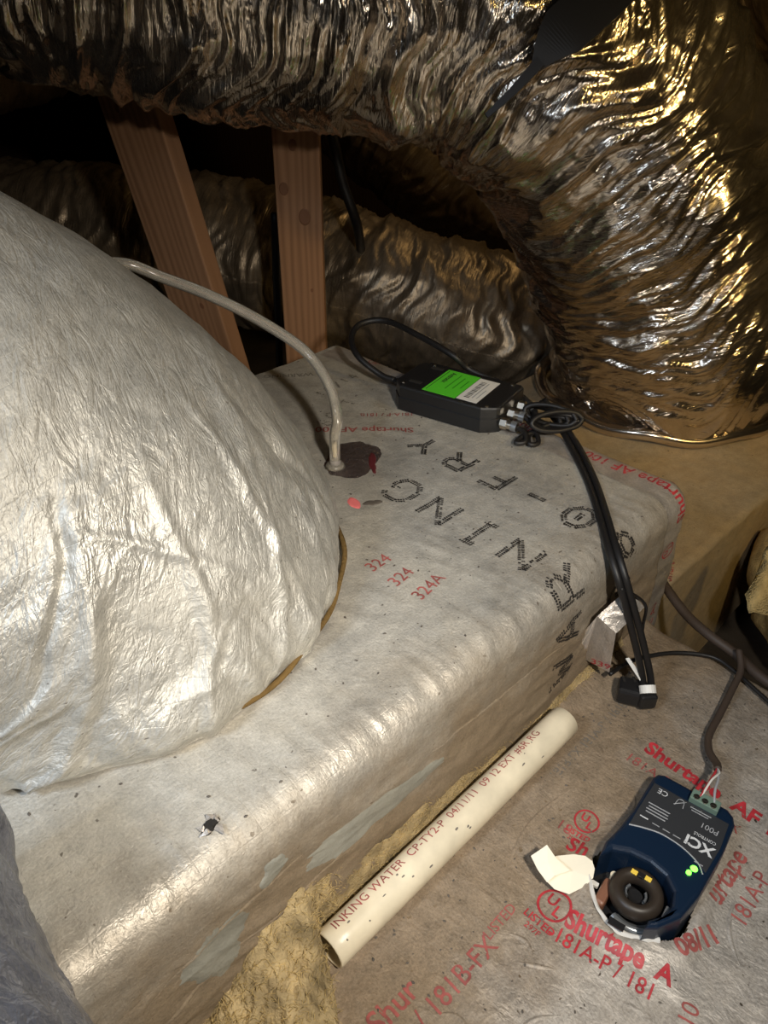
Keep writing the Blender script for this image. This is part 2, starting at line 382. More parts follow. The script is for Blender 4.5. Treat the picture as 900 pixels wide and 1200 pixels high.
def S_low(u, v, h=0.0):
    u = np.asarray(u, float); v = np.asarray(v, float)
    z = ZL + 0.0030*fbm(u*6, v*6, 8.1, 3) + 0.0016*ridge(u*14+v*5, v*18, 5.5, 2) + h
    q = hole_q(u, v); z = z + 0.006*np.exp(-((q-1.12)/0.25)**2)
    x, y = dev_local(u, v)
    z = z + 0.004*np.exp(-(np.maximum(np.abs(x)-0.045, 0)/0.012)**2)*np.exp(-(np.maximum(np.abs(y)-0.085, 0)/0.012)**2)
    z = z + 0.010*np.clip((v-0.24)/0.045, 0, 1)**2
    e = np.clip(u-(LU1-0.02), 0, 0.02); z = z - (0.02-np.sqrt(np.maximum(0.0004-e*e, 0)))
    return np.stack([A.x*u+B.x*v, A.y*u+B.y*v, z], -1)
def S_flat(z):
    def f(u, v, h=0.0):
        u = np.asarray(u, float); v = np.asarray(v, float)
        return np.stack([A.x*u+B.x*v, A.y*u+B.y*v, z+h+0*u], -1)
    return f

# ---- things put on a surface: lettering, patches
def flat_text(txt, size, bold=0.0, spacing=1.0, shear=0.0):
    c = bpy.data.curves.new('lettering', 'FONT'); c.body = txt; c.size = size; c.offset = bold*size; c.space_character = spacing; c.shear = shear
    c.resolution_u = 3
    o = bpy.data.objects.new('lettering', c); COL.objects.link(o); bpy.context.view_layer.update()
    me = bpy.data.meshes.new_from_object(o.evaluated_get(bpy.context.evaluated_depsgraph_get()))
    bpy.data.objects.remove(o); bpy.data.curves.remove(c)
    bm = bmesh.new(); bm.from_mesh(me); bpy.data.meshes.remove(me)
    bmesh.ops.triangulate(bm, faces=bm.faces)
    lim = max(0.004, size*0.25)
    for _ in range(3):
        e = [e for e in bm.edges if e.calc_length() > lim]
        if not e: break
        bmesh.ops.subdivide_edges(bm, edges=e, cuts=1); bmesh.ops.triangulate(bm, faces=bm.faces)
    V = np.array([v.co[:] for v in bm.verts])[:, :2]; bm.verts.index_update()
    Fc = [[v.index for v in f.verts] for f in bm.faces]; bm.free()
    return V, Fc
def text_on(surf, txt, size, pos, ang, mat, parent, bold=0.0, h=0.0007, name='lettering', sx=1.0, wear=0.0, spacing=1.0, align='L', shear=0):
    V, Fc = flat_text(txt, size, bold, spacing, shear)
    V = V.copy(); V[:, 0] *= sx
    if align == 'C': V[:, 0] -= (V[:, 0].max()+V[:, 0].min())/2
    if wear:
        P = V[np.array(Fc)].mean(1); k = vn(P[:, 0]*350, P[:, 1]*350, 3.3+pos[0]*50) > -1+2*wear
        Fc = [f for f, q in zip(Fc, k) if q]
    c, s = math.cos(ang), math.sin(ang)
    u = pos[0] + V[:, 0]*c - V[:, 1]*s; v = pos[1] + V[:, 0]*s + V[:, 1]*c
    return mesh_obj(name, surf(u, v, h), Fc, mat, parent, smooth=False)
def blob_on(surf, centre, ru, rv, mat, parent, name, h=0.0008, ang=0.0, seed=0.0, rough=0.35, n=48, rings=7, uvs=False):
    ph = np.linspace(0, 2*math.pi, n, endpoint=False)
    rad = 1 + rough*0.75*fbm(np.cos(ph)*1.4+seed, np.sin(ph)*1.4, seed, 6)
    V = [[0, 0]]; H = [h]
    for q in range(1, rings+1):
        t = q/rings
        for i in range(n): V.append([math.cos(ph[i])*rad[i]*ru*t, math.sin(ph[i])*rad[i]*rv*t])
        H += [h*(1-t**6) - 0.0002*(q == rings)]*n
    V = np.array(V); c, s = math.cos(ang), math.sin(ang)
    u = centre[0] + V[:, 0]*c - V[:, 1]*s; v = centre[1] + V[:, 0]*s + V[:, 1]*c
    Fc = [[0, 1+i, 1+(i+1) % n] for i in range(n)]
    for q in range(rings-1):
        a = 1+q*n; b = 1+(q+1)*n
        Fc += [[a+i, b+i, b+(i+1) % n, a+(i+1) % n] for i in range(n)]
    P = surf(u, v, 0.0) + 0; P = surf(u, v, np.array(H))
    return mesh_obj(name, P, Fc, mat, parent, uv=np.stack([u, v], -1))
GL = {  # stroke letters on a 0..1 x 0..1 cell
 'W': [[(0, 1), (.25, 0), (.5, .7), (.75, 0), (1, 1)]], 'A': [[(0, 0), (.5, 1), (1, 0)], [(.2, .35), (.8, .35)]],
 'R': [[(0, 0), (0, 1), (.7, 1), (.9, .85), (.9, .65), (.7, .5), (0, .5)], [(.5, .5), (1, 0)]],
 'N': [[(0, 0), (0, 1), (1, 0), (1, 1)]], 'I': [[(.5, 0), (.5, 1)], [(.2, 0), (.8, 0)], [(.2, 1), (.8, 1)]],
 'G': [[(1, .8), (.8, 1), (.25, 1), (0, .75), (0, .25), (.25, 0), (.8, 0), (1, .25), (1, .5), (.6, .5)]],
 'F': [[(0, 0), (0, 1), (.9, 1)], [(0, .5), (.7, .5)]], 'Y': [[(0, 1), (.5, .5), (1, 1)], [(.5, .5), (.5, 0)]],
 '0': [[(.3, 0), (.7, 0), (1, .3), (1, .7), (.7, 1), (.3, 1), (0, .7), (0, .3), (.3, 0)], [(.5, .3), (.5, .7)]],
 '8': [[(.3, 0), (.7, 0), (.95, .25), (.7, .5), (.3, .5), (.05, .25), (.3, 0)], [(.3, .5), (.1, .75), (.3, 1), (.7, 1), (.9, .75), (.7, .5)]],
 '-': [[(.1, .5), (.9, .5)]], '1': [[(.3, .8), (.5, 1), (.5, 0)]], '4': [[(.7, 0), (.7, 1), (0, .35), (1, .35)]],
 'T': [[(.5, 0), (.5, 1)], [(0, 1), (1, 1)]], '/': [[(0, 0), (1, 1)]], ' ': []}
def dot_text(surf, txt, pos, ang, H, W, adv, mat, parent, rows=2, dash=0.0042, dw=0.0021, step=0.0030, drop=0.10, h=0.0008, vbase=None):
    c, s = math.cos(ang), math.sin(ang)
    for n_, ch in enumerate(txt):
        V = []; Fc = []
        for st in GL[ch]:
            for (x0, y0), (x1, y1) in zip(st, st[1:]):
                p = Vector((x0*W, y0*H)); q = Vector((x1*W, y1*H)); L = (q-p).length; t = (q-p)/L; nn = Vector((-t.y, t.x))
                for k in range(max(1, int(L/step))):
                    for r_ in range(rows):
                        if random.random() < drop: continue
                        m = p + t*(k+0.5)*step + nn*((r_-(rows-1)/2)*dash*0.95)
                        dn = (nn*0.9+Vector((0.45, 0.15))).normalized()*dash*0.42*random.uniform(.7, 1.1); dt = Vector((dn.y, -dn.x)).normalized()*dw*0.5*random.uniform(.7, 1.2)
                        i = len(V); V += [m-dn-dt, m+dn-dt, m+dn+dt, m-dn+dt]; Fc.append([i, i+1, i+2, i+3])
        if not V: continue
        X = np.array([[p.x + n_*adv, p.y] for p in V])
        u = pos[0] + X[:, 0]*c - X[:, 1]*s; v = pos[1] + X[:, 0]*s + X[:, 1]*c
        mesh_obj('printed_letter', surf(u, v, h), Fc, mat, parent, smooth=False)

# ================================================================== the setting
def quad(name, pts, mat):
    return struct(mesh_obj(name, pts, [[0, 1, 2, 3]], mat, smooth=False))
nx = 60
gx, gy = np.meshgrid(np.linspace(-2.6, 2.6, nx), np.linspace(-2.0, 3.6, nx), indexing='ij')
fl = struct(mesh_obj('floor', np.stack([gx, gy, 0.02*fbm(gx*4, gy*4, 1, 3)-0.02], -1).reshape(-1, 3), grid_faces(nx, nx), MT['insul_dark'], uv=np.stack([gx, gy], -1).reshape(-1, 2)))
def roof_z(y): return 2.75 - (y+2.0)*(1.75/5.6)
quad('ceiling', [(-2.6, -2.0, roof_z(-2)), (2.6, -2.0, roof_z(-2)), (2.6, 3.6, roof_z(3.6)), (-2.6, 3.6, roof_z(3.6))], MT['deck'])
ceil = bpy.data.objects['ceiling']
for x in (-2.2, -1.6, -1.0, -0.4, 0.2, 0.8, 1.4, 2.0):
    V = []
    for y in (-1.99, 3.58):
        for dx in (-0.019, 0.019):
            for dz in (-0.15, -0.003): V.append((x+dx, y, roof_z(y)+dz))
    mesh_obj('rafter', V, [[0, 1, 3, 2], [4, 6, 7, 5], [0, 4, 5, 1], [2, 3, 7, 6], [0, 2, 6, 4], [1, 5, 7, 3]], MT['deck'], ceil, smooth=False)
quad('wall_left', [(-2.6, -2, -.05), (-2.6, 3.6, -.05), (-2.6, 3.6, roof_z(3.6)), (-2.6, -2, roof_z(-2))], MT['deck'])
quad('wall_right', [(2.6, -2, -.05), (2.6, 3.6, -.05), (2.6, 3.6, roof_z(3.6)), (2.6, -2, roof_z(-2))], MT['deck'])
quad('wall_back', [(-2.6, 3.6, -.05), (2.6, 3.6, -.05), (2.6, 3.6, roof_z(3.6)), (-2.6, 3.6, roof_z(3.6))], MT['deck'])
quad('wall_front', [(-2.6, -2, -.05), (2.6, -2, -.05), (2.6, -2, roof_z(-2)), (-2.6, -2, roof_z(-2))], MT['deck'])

# ================================================================== trunk duct
trunk = empty('duct_trunk', 'long dusty foil-faced duct board trunk with black dot-matrix letters, carrying the domed duct', 'duct')
nu, nv = 400, 300
us = np.concatenate([np.linspace(U0, -0.1, 40, endpoint=False), np.linspace(-0.1, U1-CR, nu-60), U1-CR+CR*np.sin(np.linspace(0.1, math.pi/2, 20))])
vs = np.linspace(V1, V0-0.42, nv)
ug, vg = np.meshgrid(us, vs, indexing='ij')
mesh_obj('foil_facing', S_trunk(ug, vg).reshape(-1, 3), grid_faces(len(us), nv), MT['trunk'], trunk, uv=np.stack([ug, vg], -1).reshape(-1, 2))
# hidden sides: back, bottom, two ends
zb = S_trunk(np.array([0.0]), np.array([V0-0.42]), noise=False)[0][2]
def slab(name, pts, mat, parent, uv=None):
    return mesh_obj(name, pts, [[0, 1, 2, 3]], mat, parent, uv=[(0, 0), (0.6, 0), (0.6, 0.5), (0, 0.5)], smooth=False)
slab('back_panel', [uvw(U0, V1, zb), uvw(U1, V1, zb), uvw(U1, V1, ZT-.028), uvw(U0, V1, ZT+.001)], MT['lower'], trunk)
slab('end_panel', [uvw(U1, V0, zb), uvw(U1, V1, zb), uvw(U1, V1, ZT-.028), uvw(U1, V0+.02, ZT-.028)], MT['lower'], trunk)
slab('end_panel', [uvw(U0, V0, zb), uvw(U0, V1, zb), uvw(U0, V1, ZT), uvw(U0, V0, ZT-.01)], MT['lower'], trunk)
# dot matrix print
PB = math.pi/2      # reading along +v (away from the viewer, upside down to him)
dot_text(S_trunk, 'WARNING', (0.578, 0.160), PB, 0.044, 0.034, 0.0588, MT['black_print'], trunk)
dot_text(S_trunk, '0080-FRY', (0.678, 0.152), PB, 0.040, 0.032, 0.0600, MT['black_print'], trunk, rows=2, step=0.0026, drop=0.05)
dot_text(S_trunk, '80-T-', (0.60, 0.715), 0.35, 0.020, 0.014, 0.024, MT['faint_print'], trunk, rows=1)
dot_text(S_trunk, '10/14', (0.655, 0.79), 0.15, 0.018, 0.012, 0.019, MT['faint_print'], trunk, rows=1)
text_on(S_trunk, 'WARNING', 0.016, (0.70, 0.865), math.pi*0.5+0.9, MT['faint_print'], trunk, wear=0.25)
# red tape print
text_on(S_trunk, 'Shurtape AF 100', 0.020, (0.683, 0.632), math.pi*0.5+0.80, MT['faded_red'], trunk, bold=0.012, name='tape_lettering')
text_on(S_trunk, '181A-P / 181B', 0.013, (0.715, 0.662), math.pi*0.5+0.80, MT['faded_red'], trunk, name='tape_lettering')
text_on(S_trunk, 'Shurtape AF 100', 0.024, (0.795, 0.262), PB, MT['red_print'], trunk, bold=0.012, name='tape_lettering', wear=0.12)
text_on(S_trunk, '181A-P / 181B-FX', 0.013, (0.812, 0.30), PB, MT['faded_red'], trunk, name='tape_lettering', wear=0.2)
text_on(S_trunk, 'Shurtape AF 100', 0.022, (0.797, 0.50), PB, MT['faded_red'], trunk, bold=0.01, name='tape_lettering', wear=0.2)
text_on(S_trunk, 'Shurtape AF', 0.022, (0.785, 0.03), PB, MT['faded_red'], trunk, bold=0.01, name='tape_lettering', wear=0.35)
def ul_mark(surf, c, r, ang, mat, parent, listed=True):
    ph = np.linspace(0, 2*math.pi, 36, endpoint=False)
    V = np.concatenate([np.stack([np.cos(ph)*r, np.sin(ph)*r], -1), np.stack([np.cos(ph)*r*0.86, np.sin(ph)*r*0.86], -1)])
    Fc = [[i, (i+1) % 36, 36+(i+1) % 36, 36+i] for i in range(36)]
    cs, sn = math.cos(ang), math.sin(ang)
    mesh_obj('ring_mark', surf(c[0]+V[:, 0]*cs-V[:, 1]*sn, c[1]+V[:, 0]*sn+V[:, 1]*cs, 0.0007), Fc, mat, parent, smooth=False)
    def off(x, y): return (c[0]+x*r*cs-y*r*sn, c[1]+x*r*sn+y*r*cs)
    text_on(surf, 'U', r*0.95, off(-0.56, -0.08), ang, mat, parent, bold=0.02); text_on(surf, 'L', r*0.95, off(0.12, -0.55), ang, mat, parent, bold=0.02)
    if listed:
        text_on(surf, 'LISTED', r*0.66, off(-1.05, -1.62), ang, mat, parent, bold=0.015); text_on(surf, '297F', r*0.5, off(-0.6, -2.15), ang, mat, parent)
ul_mark(S_trunk, (0.775, 0.225), 0.012, PB, MT['red_print'], trunk, False)
ul_mark(S_trunk, (0.80, 0.83), 0.010, PB, MT['faded_red'], trunk, False)
for (u, v), a_ in zip([(0.435, 0.458), (0.436, 0.424), (0.438, 0.392)], (0.05, 0.12, 0.15)):
    text_on(S_trunk, '324' if v > .4 else '324A', 0.021, (u-0.012, v-0.014), a_, MT['faded_red'], trunk, wear=0.15, name='stamped_number')
# reinforced tape over the far corner, slightly proud
def strip_on(surf, u0, u1, v0, v1, nu_, nv_, mat, parent, name, h=0.0006):
    a_, b_ = np.meshgrid(np.linspace(u0, u1, nu_), np.linspace(v0, v1, nv_), indexing='ij')
    a_ = a_ + 0.002*vn(b_*40, a_*3, 1.7)*(np.abs(a_-(u0+u1)/2) > abs(u1-u0)/2-1e-6)
    P = surf(a_, b_, h)
    return mesh_obj(name, P.reshape(-1, 3), grid_faces(nu_, nv_), mat, parent, uv=np.stack([a_, b_], -1).reshape(-1, 2))
MT['tape'] = foil('aluminium_tape', (0.60, 0.56, 0.52), 0.30, 0.85, dust=0.35, dustcol=(0.38, 0.33, 0.27), scale=(70, 70), bump=0.5, dist=0.0014)
strip_on(S_trunk, 0.757, 0.819, 0.915, -0.10, 24, 200, MT['tape'], trunk, 'seam_tape', 0.0004)
# dark reflecting patch under the tube fitting
blob_on(S_trunk, (0.563, 0.628), 0.048, 0.036, MT['patch_foil'], trunk, 'foil_patch', 0.0015, ang=0.5, seed=2.1, rough=0.25, uvs=True)
blob_on(S_trunk, (0.575, 0.600), 0.024, 0.006, MT['dark_red'], trunk, 'red_smear', 0.0022, ang=0.9, seed=5.0, rough=0.7)
blob_on(S_trunk, (0.498, 0.553), 0.013, 0.007, MT['pink'], trunk, 'pink_sticker', 0.0012, ang=1.2, seed=1.0, rough=0.15)
blob_on(S_trunk, (0.515, 0.537), 0.012, 0.005, MT['stain'], trunk, 'smudge', 0.0009, ang=-0.6, seed=3.0, rough=0.5)
# pale patches on the front face
blob_on(S_trunk, (0.285, 0.212), 0.080, 0.017, MT['mastic'], trunk, 'pale_patch', 0.0010, ang=-0.12, seed=9.0, rough=0.45, n=160)
blob_on(S_trunk, (0.105, 0.215), 0.030, 0.034, MT['mastic'], trunk, 'pale_patch', 0.0010, ang=0.25, seed=4.2, rough=0.6, n=160)
blob_on(S_trunk, (0.164, 0.252), 0.012, 0.012, MT['mastic'], trunk, 'pale_patch', 0.0010, ang=0.3, seed=6.2, rough=0.4)
# puncture in the facing: shade of the tear painted as a dark patch, with curled shards
blob_on(S_trunk, (0.138, 0.317), 0.008, 0.005, MT['hollow_shade'], trunk, 'puncture', 0.0026, ang=0.6, seed=8.0, rough=0.6)
for k in range(5):
    a_ = (0.2, 1.0, 2.9, 3.6, 5.1)[k]; c_ = S_trunk(0.138, 0.317, 0.001)
    p = Vector(c_.tolist()); t = A*math.cos(a_) + B*math.sin(a_); s_ = A*-math.sin(a_) + B*math.cos(a_)
    V = [p+t*0.004+s_*0.003, p+t*0.004-s_*0.002, p+t*(0.006+.002*k)-s_*0.003+Vector((0, 0, .0005)), p+t*0.008+s_*0.003+Vector((0, 0, .002)), p+t*0.005+Vector((0, 0, .003))]
    mesh_obj('torn_foil', V, [[0, 1, 4], [1, 2, 4], [2, 3, 4], [3, 0, 4]], MT['tape'], trunk, uv=[(x.x, x.y) for x in V], smooth=False)
# debris crumbs on top of the trunk
bm = bmesh.new()
for k in range(170):
    u = random.uniform(0.0, 0.78); v = random.uniform(0.30, 0.80); p = S_trunk(u, v, 0.0006)
    s_ = random.uniform(0.0004, 0.0012)
    bmesh.ops.create_icosphere(bm, subdivisions=1, radius=s_, matrix=Matrix.Translation(p.tolist()) @ Matrix.Rotation(random.uniform(0, 3), 4, 'Z') @ Matrix.Diagonal((1, 1.6, .6, 1)))
cr = bm_obj('dirt_crumbs', bm, MT['stain'], trunk); cr['kind'] = 'stuff'

# ================================================================== lower branch box
low = empty('branch_duct_box', 'low foil-taped duct box with big red tape lettering, holding the blue device', 'duct')
n1, n2 = 380, 300
ug, vg = np.meshgrid(np.concatenate([np.linspace(LU0, LU1-0.02, n1-14), LU1-0.02+0.02*np.sin(np.linspace(.1, math.pi/2, 14))]), np.linspace(LV1, -0.12, n2), indexing='ij')
fu = (ug[:-1, :-1]+ug[1:, 1:])/2; fv = (vg[:-1, :-1]+vg[1:, 1:])/2
mesh_obj('foil_facing', S_low(ug, vg).reshape(-1, 3), grid_faces(n1, n2, mask=hole_q(fu, fv) > 1.0), MT['lower'], low, uv=np.stack([ug, vg], -1).reshape(-1, 2))
slab('end_panel', [uvw(LU1, -.12, .02), uvw(LU1, .284, .02), uvw(LU1, .284, ZL-.014), uvw(LU1, -.12, ZL-.022)], MT['lower'], low)
slab('side_panel', [uvw(LU0, -.12, .02), uvw(LU1, -.12, .02), uvw(LU1, -.12, ZL-.022), uvw(LU0, -.12, ZL-.003)], MT['lower'], low)
slab('end_panel', [uvw(LU0, -.12, .02), uvw(LU0, .284, .02), uvw(LU0, .284, ZL), uvw(LU0, -.12, ZL)], MT['fiberglass_dirty'], low)
slab('shade_backing', [uvw(LU0+.01, -.11, ZL-.075), uvw(LU1-.01, -.11, ZL-.075), uvw(LU1-.01, .28, ZL-.075), uvw(LU0+.01, .28, ZL-.075)], MT['hollow_shade'], low)  # dark sheet added as painted shade inside the hollow box
# inner cut edge of the board (yellow glass fibre seen in the hole)
ph = np.linspace(0, 2*math.pi, 72, endpoint=False)
def hole_pt(ph, q, h):
    rr = q - 0.04*np.sin(ph*5+1)   # polar angle in stretched frame, near enough
    x = -0.004 + 0.046*rr*np.cos(ph); y = -0.028 + 0.047*rr*np.sin(ph)
    u = DC[0]+x*DW[0]+y*DD[0]; v = DC[1]+x*DW[1]+y*DD[1]; return S_low(u, v, h)
W0 = hole_pt(ph, 1.01, 0.0); W1 = hole_pt(ph, 0.98, -0.030)
mesh_obj('cut_edge', np.concatenate([W0, W1]), [[i, (i+1) % 72, 72+(i+1) % 72, 72+i] for i in range(72)], MT['fiberglass_dirty'], low)
# torn lip of foil and paper round the lower half of the hole
m_ = 60; pa = np.linspace(math.pi*1.08, math.pi*1.72, m_)
rows_ = []
for k, (q, h) in enumerate([(0.97, -0.006), (0.985, 0.001), (1.01, 0.0035), (1.05, 0.003), (1.09, 0.0004)]):
    rows_.append(hole_pt(pa, q + 0.02*vn(pa*6, k*0.7, 3.0), h + 0.002*vn(pa*7, k*.5, 9.0)))
Vr = np.stack(rows_, 1).reshape(-1, 3); uvr = np.stack([np.repeat(pa*0.05, 5), np.tile(np.arange(5)*0.004, m_)], -1)
mesh_obj('torn_lip', Vr, grid_faces(m_, 5), MT['white_edge'], low, uv=uvr)
c_ = hole_pt(np.array([math.pi*1.47]), 1.03, 0.0085)[0]
o = bm_obj('black_tab', boxbm(0.014, 0.006, 0.002), MT['black'], low); o.location = c_; o.rotation_euler = (0, 0, -0.62)
# lettering (reads towards the lower right)
NB = -math.pi/2
ul_mark(S_low, (0.365, 0.150), 0.0155, NB, MT['red_print'], low)
text_on(S_low, 'Shurtape  A', 0.0225, (0.3560, 0.134), NB+0.20, MT['red_print'], low, bold=0.035, name='tape_lettering', sx=0.86)
text_on(S_low, '-181A-P / 181', 0.0195, (0.338, 0.140), NB+0.18, MT['red_print'], low, name='tape_lettering', sx=0.86, bold=0.006)
text_on(S_low, 'Shurtape  AF 100', 0.0235, (0.574, 0.180), NB, MT['red_print'], low, bold=0.034, name='tape_lettering', wear=0.05)
text_on(S_low, '181A-P / 181B-FX', 0.0170, (0.550, 0.190), NB, MT['faded_red'], low, name='tape_lettering', wear=0.2)
ul_mark(S_low, (0.458, 0.176), 0.0125, NB+0.1, MT['red_print'], low)
text_on(S_low, 'Sh', 0.022, (0.420, 0.176), NB+0.1, MT['red_print'], low, bold=0.02, name='tape_lettering')
text_on(S_low, '18', 0.016, (0.432, 0.196), NB+0.1, MT['faded_red'], low, name='tape_lettering')
text_on(S_low, '8 / 181B-FX', 0.024, (0.190, 0.163), 0.0, MT['faded_red'], low, name='tape_lettering', wear=0.1, sx=0.95, bold=0.004)
text_on(S_low, 'Shur', 0.026, (0.178, 0.186), 0.0, MT['faded_red'], low, name='tape_lettering', wear=0.2, bold=0.012)
text_on(S_low, 'LISTED', 0.013, (0.300, 0.172), 0.0, MT['faded_red'], low, name='tape_lettering', wear=0.1)
text_on(S_low, '08/11', 0.020, (0.402, 0.047), -0.40, MT['faded_red'], low, bold=0.035, name='tape_lettering', wear=0.1)
text_on(S_low, 'urtape', 0.025, (0.470, 0.044), 0.04, MT['faded_red'], low, bold=0.02, name='tape_lettering', wear=0.2)
text_on(S_low, '181A-P', 0.021, (0.468, 0.020), 0.04, MT['faded_red'], low, name='tape_lettering', wear=0.1)
text_on(S_low, '-10', 0.020, (0.352, 0.012), 0.2, MT['faded_red'], low, name='tape_lettering', wear=0.1)
text_on(S_low, '181B-FX 181A-P / 181B', 0.015, (0.475, 0.225), 0.0, MT['faint_print'], low, name='tape_lettering', wear=0.35)
# tape seams lying over one another
def low_strip(u0, v0, ang, length, width, seed, h=0.0005, mat='tape'):
    a_, b_ = np.meshgrid(np.linspace(0, length, 90), np.linspace(-width/2, width/2, 22), indexing='ij')
    b2 = b_*(1+0.03*vn(a_*30, 0, seed)); c, s = math.cos(ang), math.sin(ang)
    uu = u0 + a_*c - b2*s; vv = v0 + a_*s + b2*c
    P = S_low(uu, vv, h + 0.0010*np.maximum(ridge(a_*18, b_*40, seed, 2), -0.4)+0.0004)
    return P, uu, vv
# clear debris on the low box
bm = bmesh.new()
for k in range(240):
    u = random.uniform(0.18, 0.72); v = random.uniform(0.02, 0.275)
    if float(hole_q(np.array(u), np.array(v))) < 1.5 : continue
    p = S_low(u, v, 0.0006); s_ = random.uniform(0.0004, 0.0012)
    bmesh.ops.create_icosphere(bm, subdivisions=1, radius=s_, matrix=Matrix.Translation(p.tolist()) @ Matrix.Rotation(random.uniform(0, 3), 4, 'Z') @ Matrix.Diagonal((1, 1.7, .6, 1)))
cr = bm_obj('dirt_crumbs', bm, MT['stain'], low); cr['kind'] = 'stuff'
# raised folds in the tape
def fold_on(surf, pts, w_, h_, mat, parent, name='tape_fold'):
    P = catmull([Vector((p[0], p[1], 0)) for p in pts], 40); V = []; uvv = []
    for i, p in enumerate(P):
        q = P[min(i+1, 39)]-P[max(i-1, 0)]; q.normalize(); n_ = Vector((-q.y, q.x, 0)); e = math.sin(math.pi*i/39)
        for k, (o_, hh) in enumerate([(-1, 0), (-.35, .6), (0, 1), (.3, .5), (1, 0)]):
            r_ = p+n_*o_*w_*(0.3+0.7*e); V.append((r_.x, r_.y, -0.0003+hh*h_*e)); uvv.append((r_.x, r_.y))
    V = np.array(V); return mesh_obj(name, surf(V[:, 0], V[:, 1], V[:, 2]), grid_faces(40, 5), mat, parent, uv=uvv)
for pts in ([(0.315, 0.17), (0.322, 0.15), (0.314, 0.135)], [(0.30, 0.15), (0.312, 0.13), (0.322, 0.115)], [(0.22, 0.17), (0.235, 0.15), (0.222, 0.12)],
            [(0.50, 0.04), (0.46, 0.03), (0.43, 0.005)], [(0.52, 0.16), (0.50, 0.15), (0.47, 0.155)], [(0.35, 0.2), (0.42, 0.215), (0.5, 0.205)], [(0.24, 0.10), (0.27, 0.11), (0.30, 0.09)]):
    fold_on(S_low, pts, 0.003, 0.0016, MT['lower'], low)
for pts in ([(0.10, 0.20), (0.18, 0.19), (0.27, 0.22)], [(0.03, 0.21), (0.12, 0.235), (0.22, 0.24)], [(0.30, 0.235), (0.45, 0.22), (0.6, 0.22)], [(0.0, 0.17), (0.06, 0.18), (0.14, 0.21)]):
    fold_on(S_trunk, pts, 0.003, 0.0016, MT['trunk'], trunk)

# exposed glass fibre along the joint between trunk and low box
fg = empty('fiberglass_scrap', 'ragged dirty yellow fiberglass packed in the corner beside the cream pipe', 'insulation')
n_, k_ = 420, 50
uu = np.linspace(0.02, 0.70, n_)
tt = np.linspace(0, 1, k_)
Ug, Tg = np.meshgrid(uu, tt, indexing='ij')
left = np.clip((0.24-Ug)/0.08, 0, 1)
lo_w = np.interp(Ug, [0, .10, .15, .185, .20, .7], [.11, .10, .085, .035, .008, .007])
hi_h = np.interp(Ug, [0, .084, .139, .18, .23, .365, .54, .70], [.012, .018, .055, .076, .055, .036, .014, .010])
vv = (V0-0.001) - lo_w*(1-Tg)**1.0*(1+0.35*fbm(Ug*20, Tg*1.0, 2.2, 3))
zz = ZL + 0.001 + hi_h*(Tg**1.8)*(1+0.35*fbm(Ug*30, Tg, 7.7, 3)) + 0.007*fbm(Ug*50, vv*50, 1.1, 4)*np.sin(np.pi*Tg)*(0.25+left) + 0.0028*(0.3+left)*fbm(Ug*210, vv*210, 3.1, 3) + 0.014*left*np.sin(np.pi*Tg) - 0.004*(1-Tg)**4 
Vf = np.stack([A.x*Ug+B.x*vv, A.y*Ug+B.y*vv, zz+0.004], -1)
mesh_obj('glass_wool', Vf.reshape(-1, 3), grid_faces(n_, k_), MT['fiberglass_dirty'], fg, uv=np.stack([Ug, Tg*.05], -1).reshape(-1, 2))

rng = np.random.RandomState(5); V = []; Fc = []
Vg = Vf.reshape(n_, k_, 3)
for q in range(5200):
    i = int(rng.uniform(0, 1)**1.6*n_*0.98) if q % 4 else int(rng.uniform(0, n_-1)); j = rng.randint(3, k_-1)
    p = Vg[min(i, n_-1), j]; a_ = rng.uniform(0, 6.28); L_ = rng.uniform(.003, .011) if i < n_*0.3 else rng.uniform(.002, .005)
    dx = np.array([math.cos(a_), math.sin(a_), rng.uniform(-.2, .6)])*L_; sd_ = np.array([-math.sin(a_), math.cos(a_), 0])*0.00022
    mid = p + dx*0.5 + np.array([0, 0, L_*0.25]); b0 = len(V)
    V += [p-sd_, p+sd_, mid+sd_, mid-sd_, p+dx]
    Fc += [[b0, b0+1, b0+2, b0+3], [b0+3, b0+2, b0+4]]
fo = mesh_obj('loose_fibers', np.array(V)+np.array([0, 0, .0004]), Fc, MT['fiberglass'], fg, smooth=False); fo['kind'] = 'stuff'

# ================================================================== take-off box behind the trunk end
tob = empty('takeoff_duct_box', 'tan taped duct box behind the far end of the lettered trunk', 'duct')
def round_box(u0, u1, v0, v1, z0, z1, r, seed, amp, nu_=70, nv_=60):
    a_, b_ = np.meshgrid(np.linspace(0, 1, nu_), np.linspace(-0.55, 1, nv_), indexing='ij')
    u = u0+(u1-u0)*a_
    v = np.where(b_ >= 0, v0+(v1-v0)*b_, v0); z = np.where(b_ >= 0, z1, z1+(z1-z0)*b_/0.55)
    d = amp*fbm(u*9+seed, v*9, z*9, 3)
    z = z + np.where(b_ >= 0, d, 0); v = v + np.where(b_ < 0, d, 0)
    return np.stack([A.x*u+B.x*v, A.y*u+B.y*v, z], -1), u, b_
P, u_, b_ = round_box(0.835, 1.75, 0.300, 0.86, 0.02, 0.308, 0.02, 3.0, 0.004)
mesh_obj('taped_facing', P.reshape(-1, 3), grid_faces(70, 60), MT['takeoff'], tob, uv=np.stack([u_, b_*0.6], -1).reshape(-1, 2))
slab('end_panel', [uvw(1.748, .302, .02), uvw(1.748, .858, .02), uvw(1.748, .858, .305), uvw(1.748, .302, .305)], MT['takeoff'], tob)
slab('back_panel', [uvw(.836, .859, .02), uvw(1.748, .859, .02), uvw(1.748, .859, .305), uvw(.836, .859, .305)], MT['takeoff'], tob)
text_on(S_flat(0.313), '100', 0.020, (0.93, 0.36), PB, MT['faded_red'], tob, name='tape_lettering')
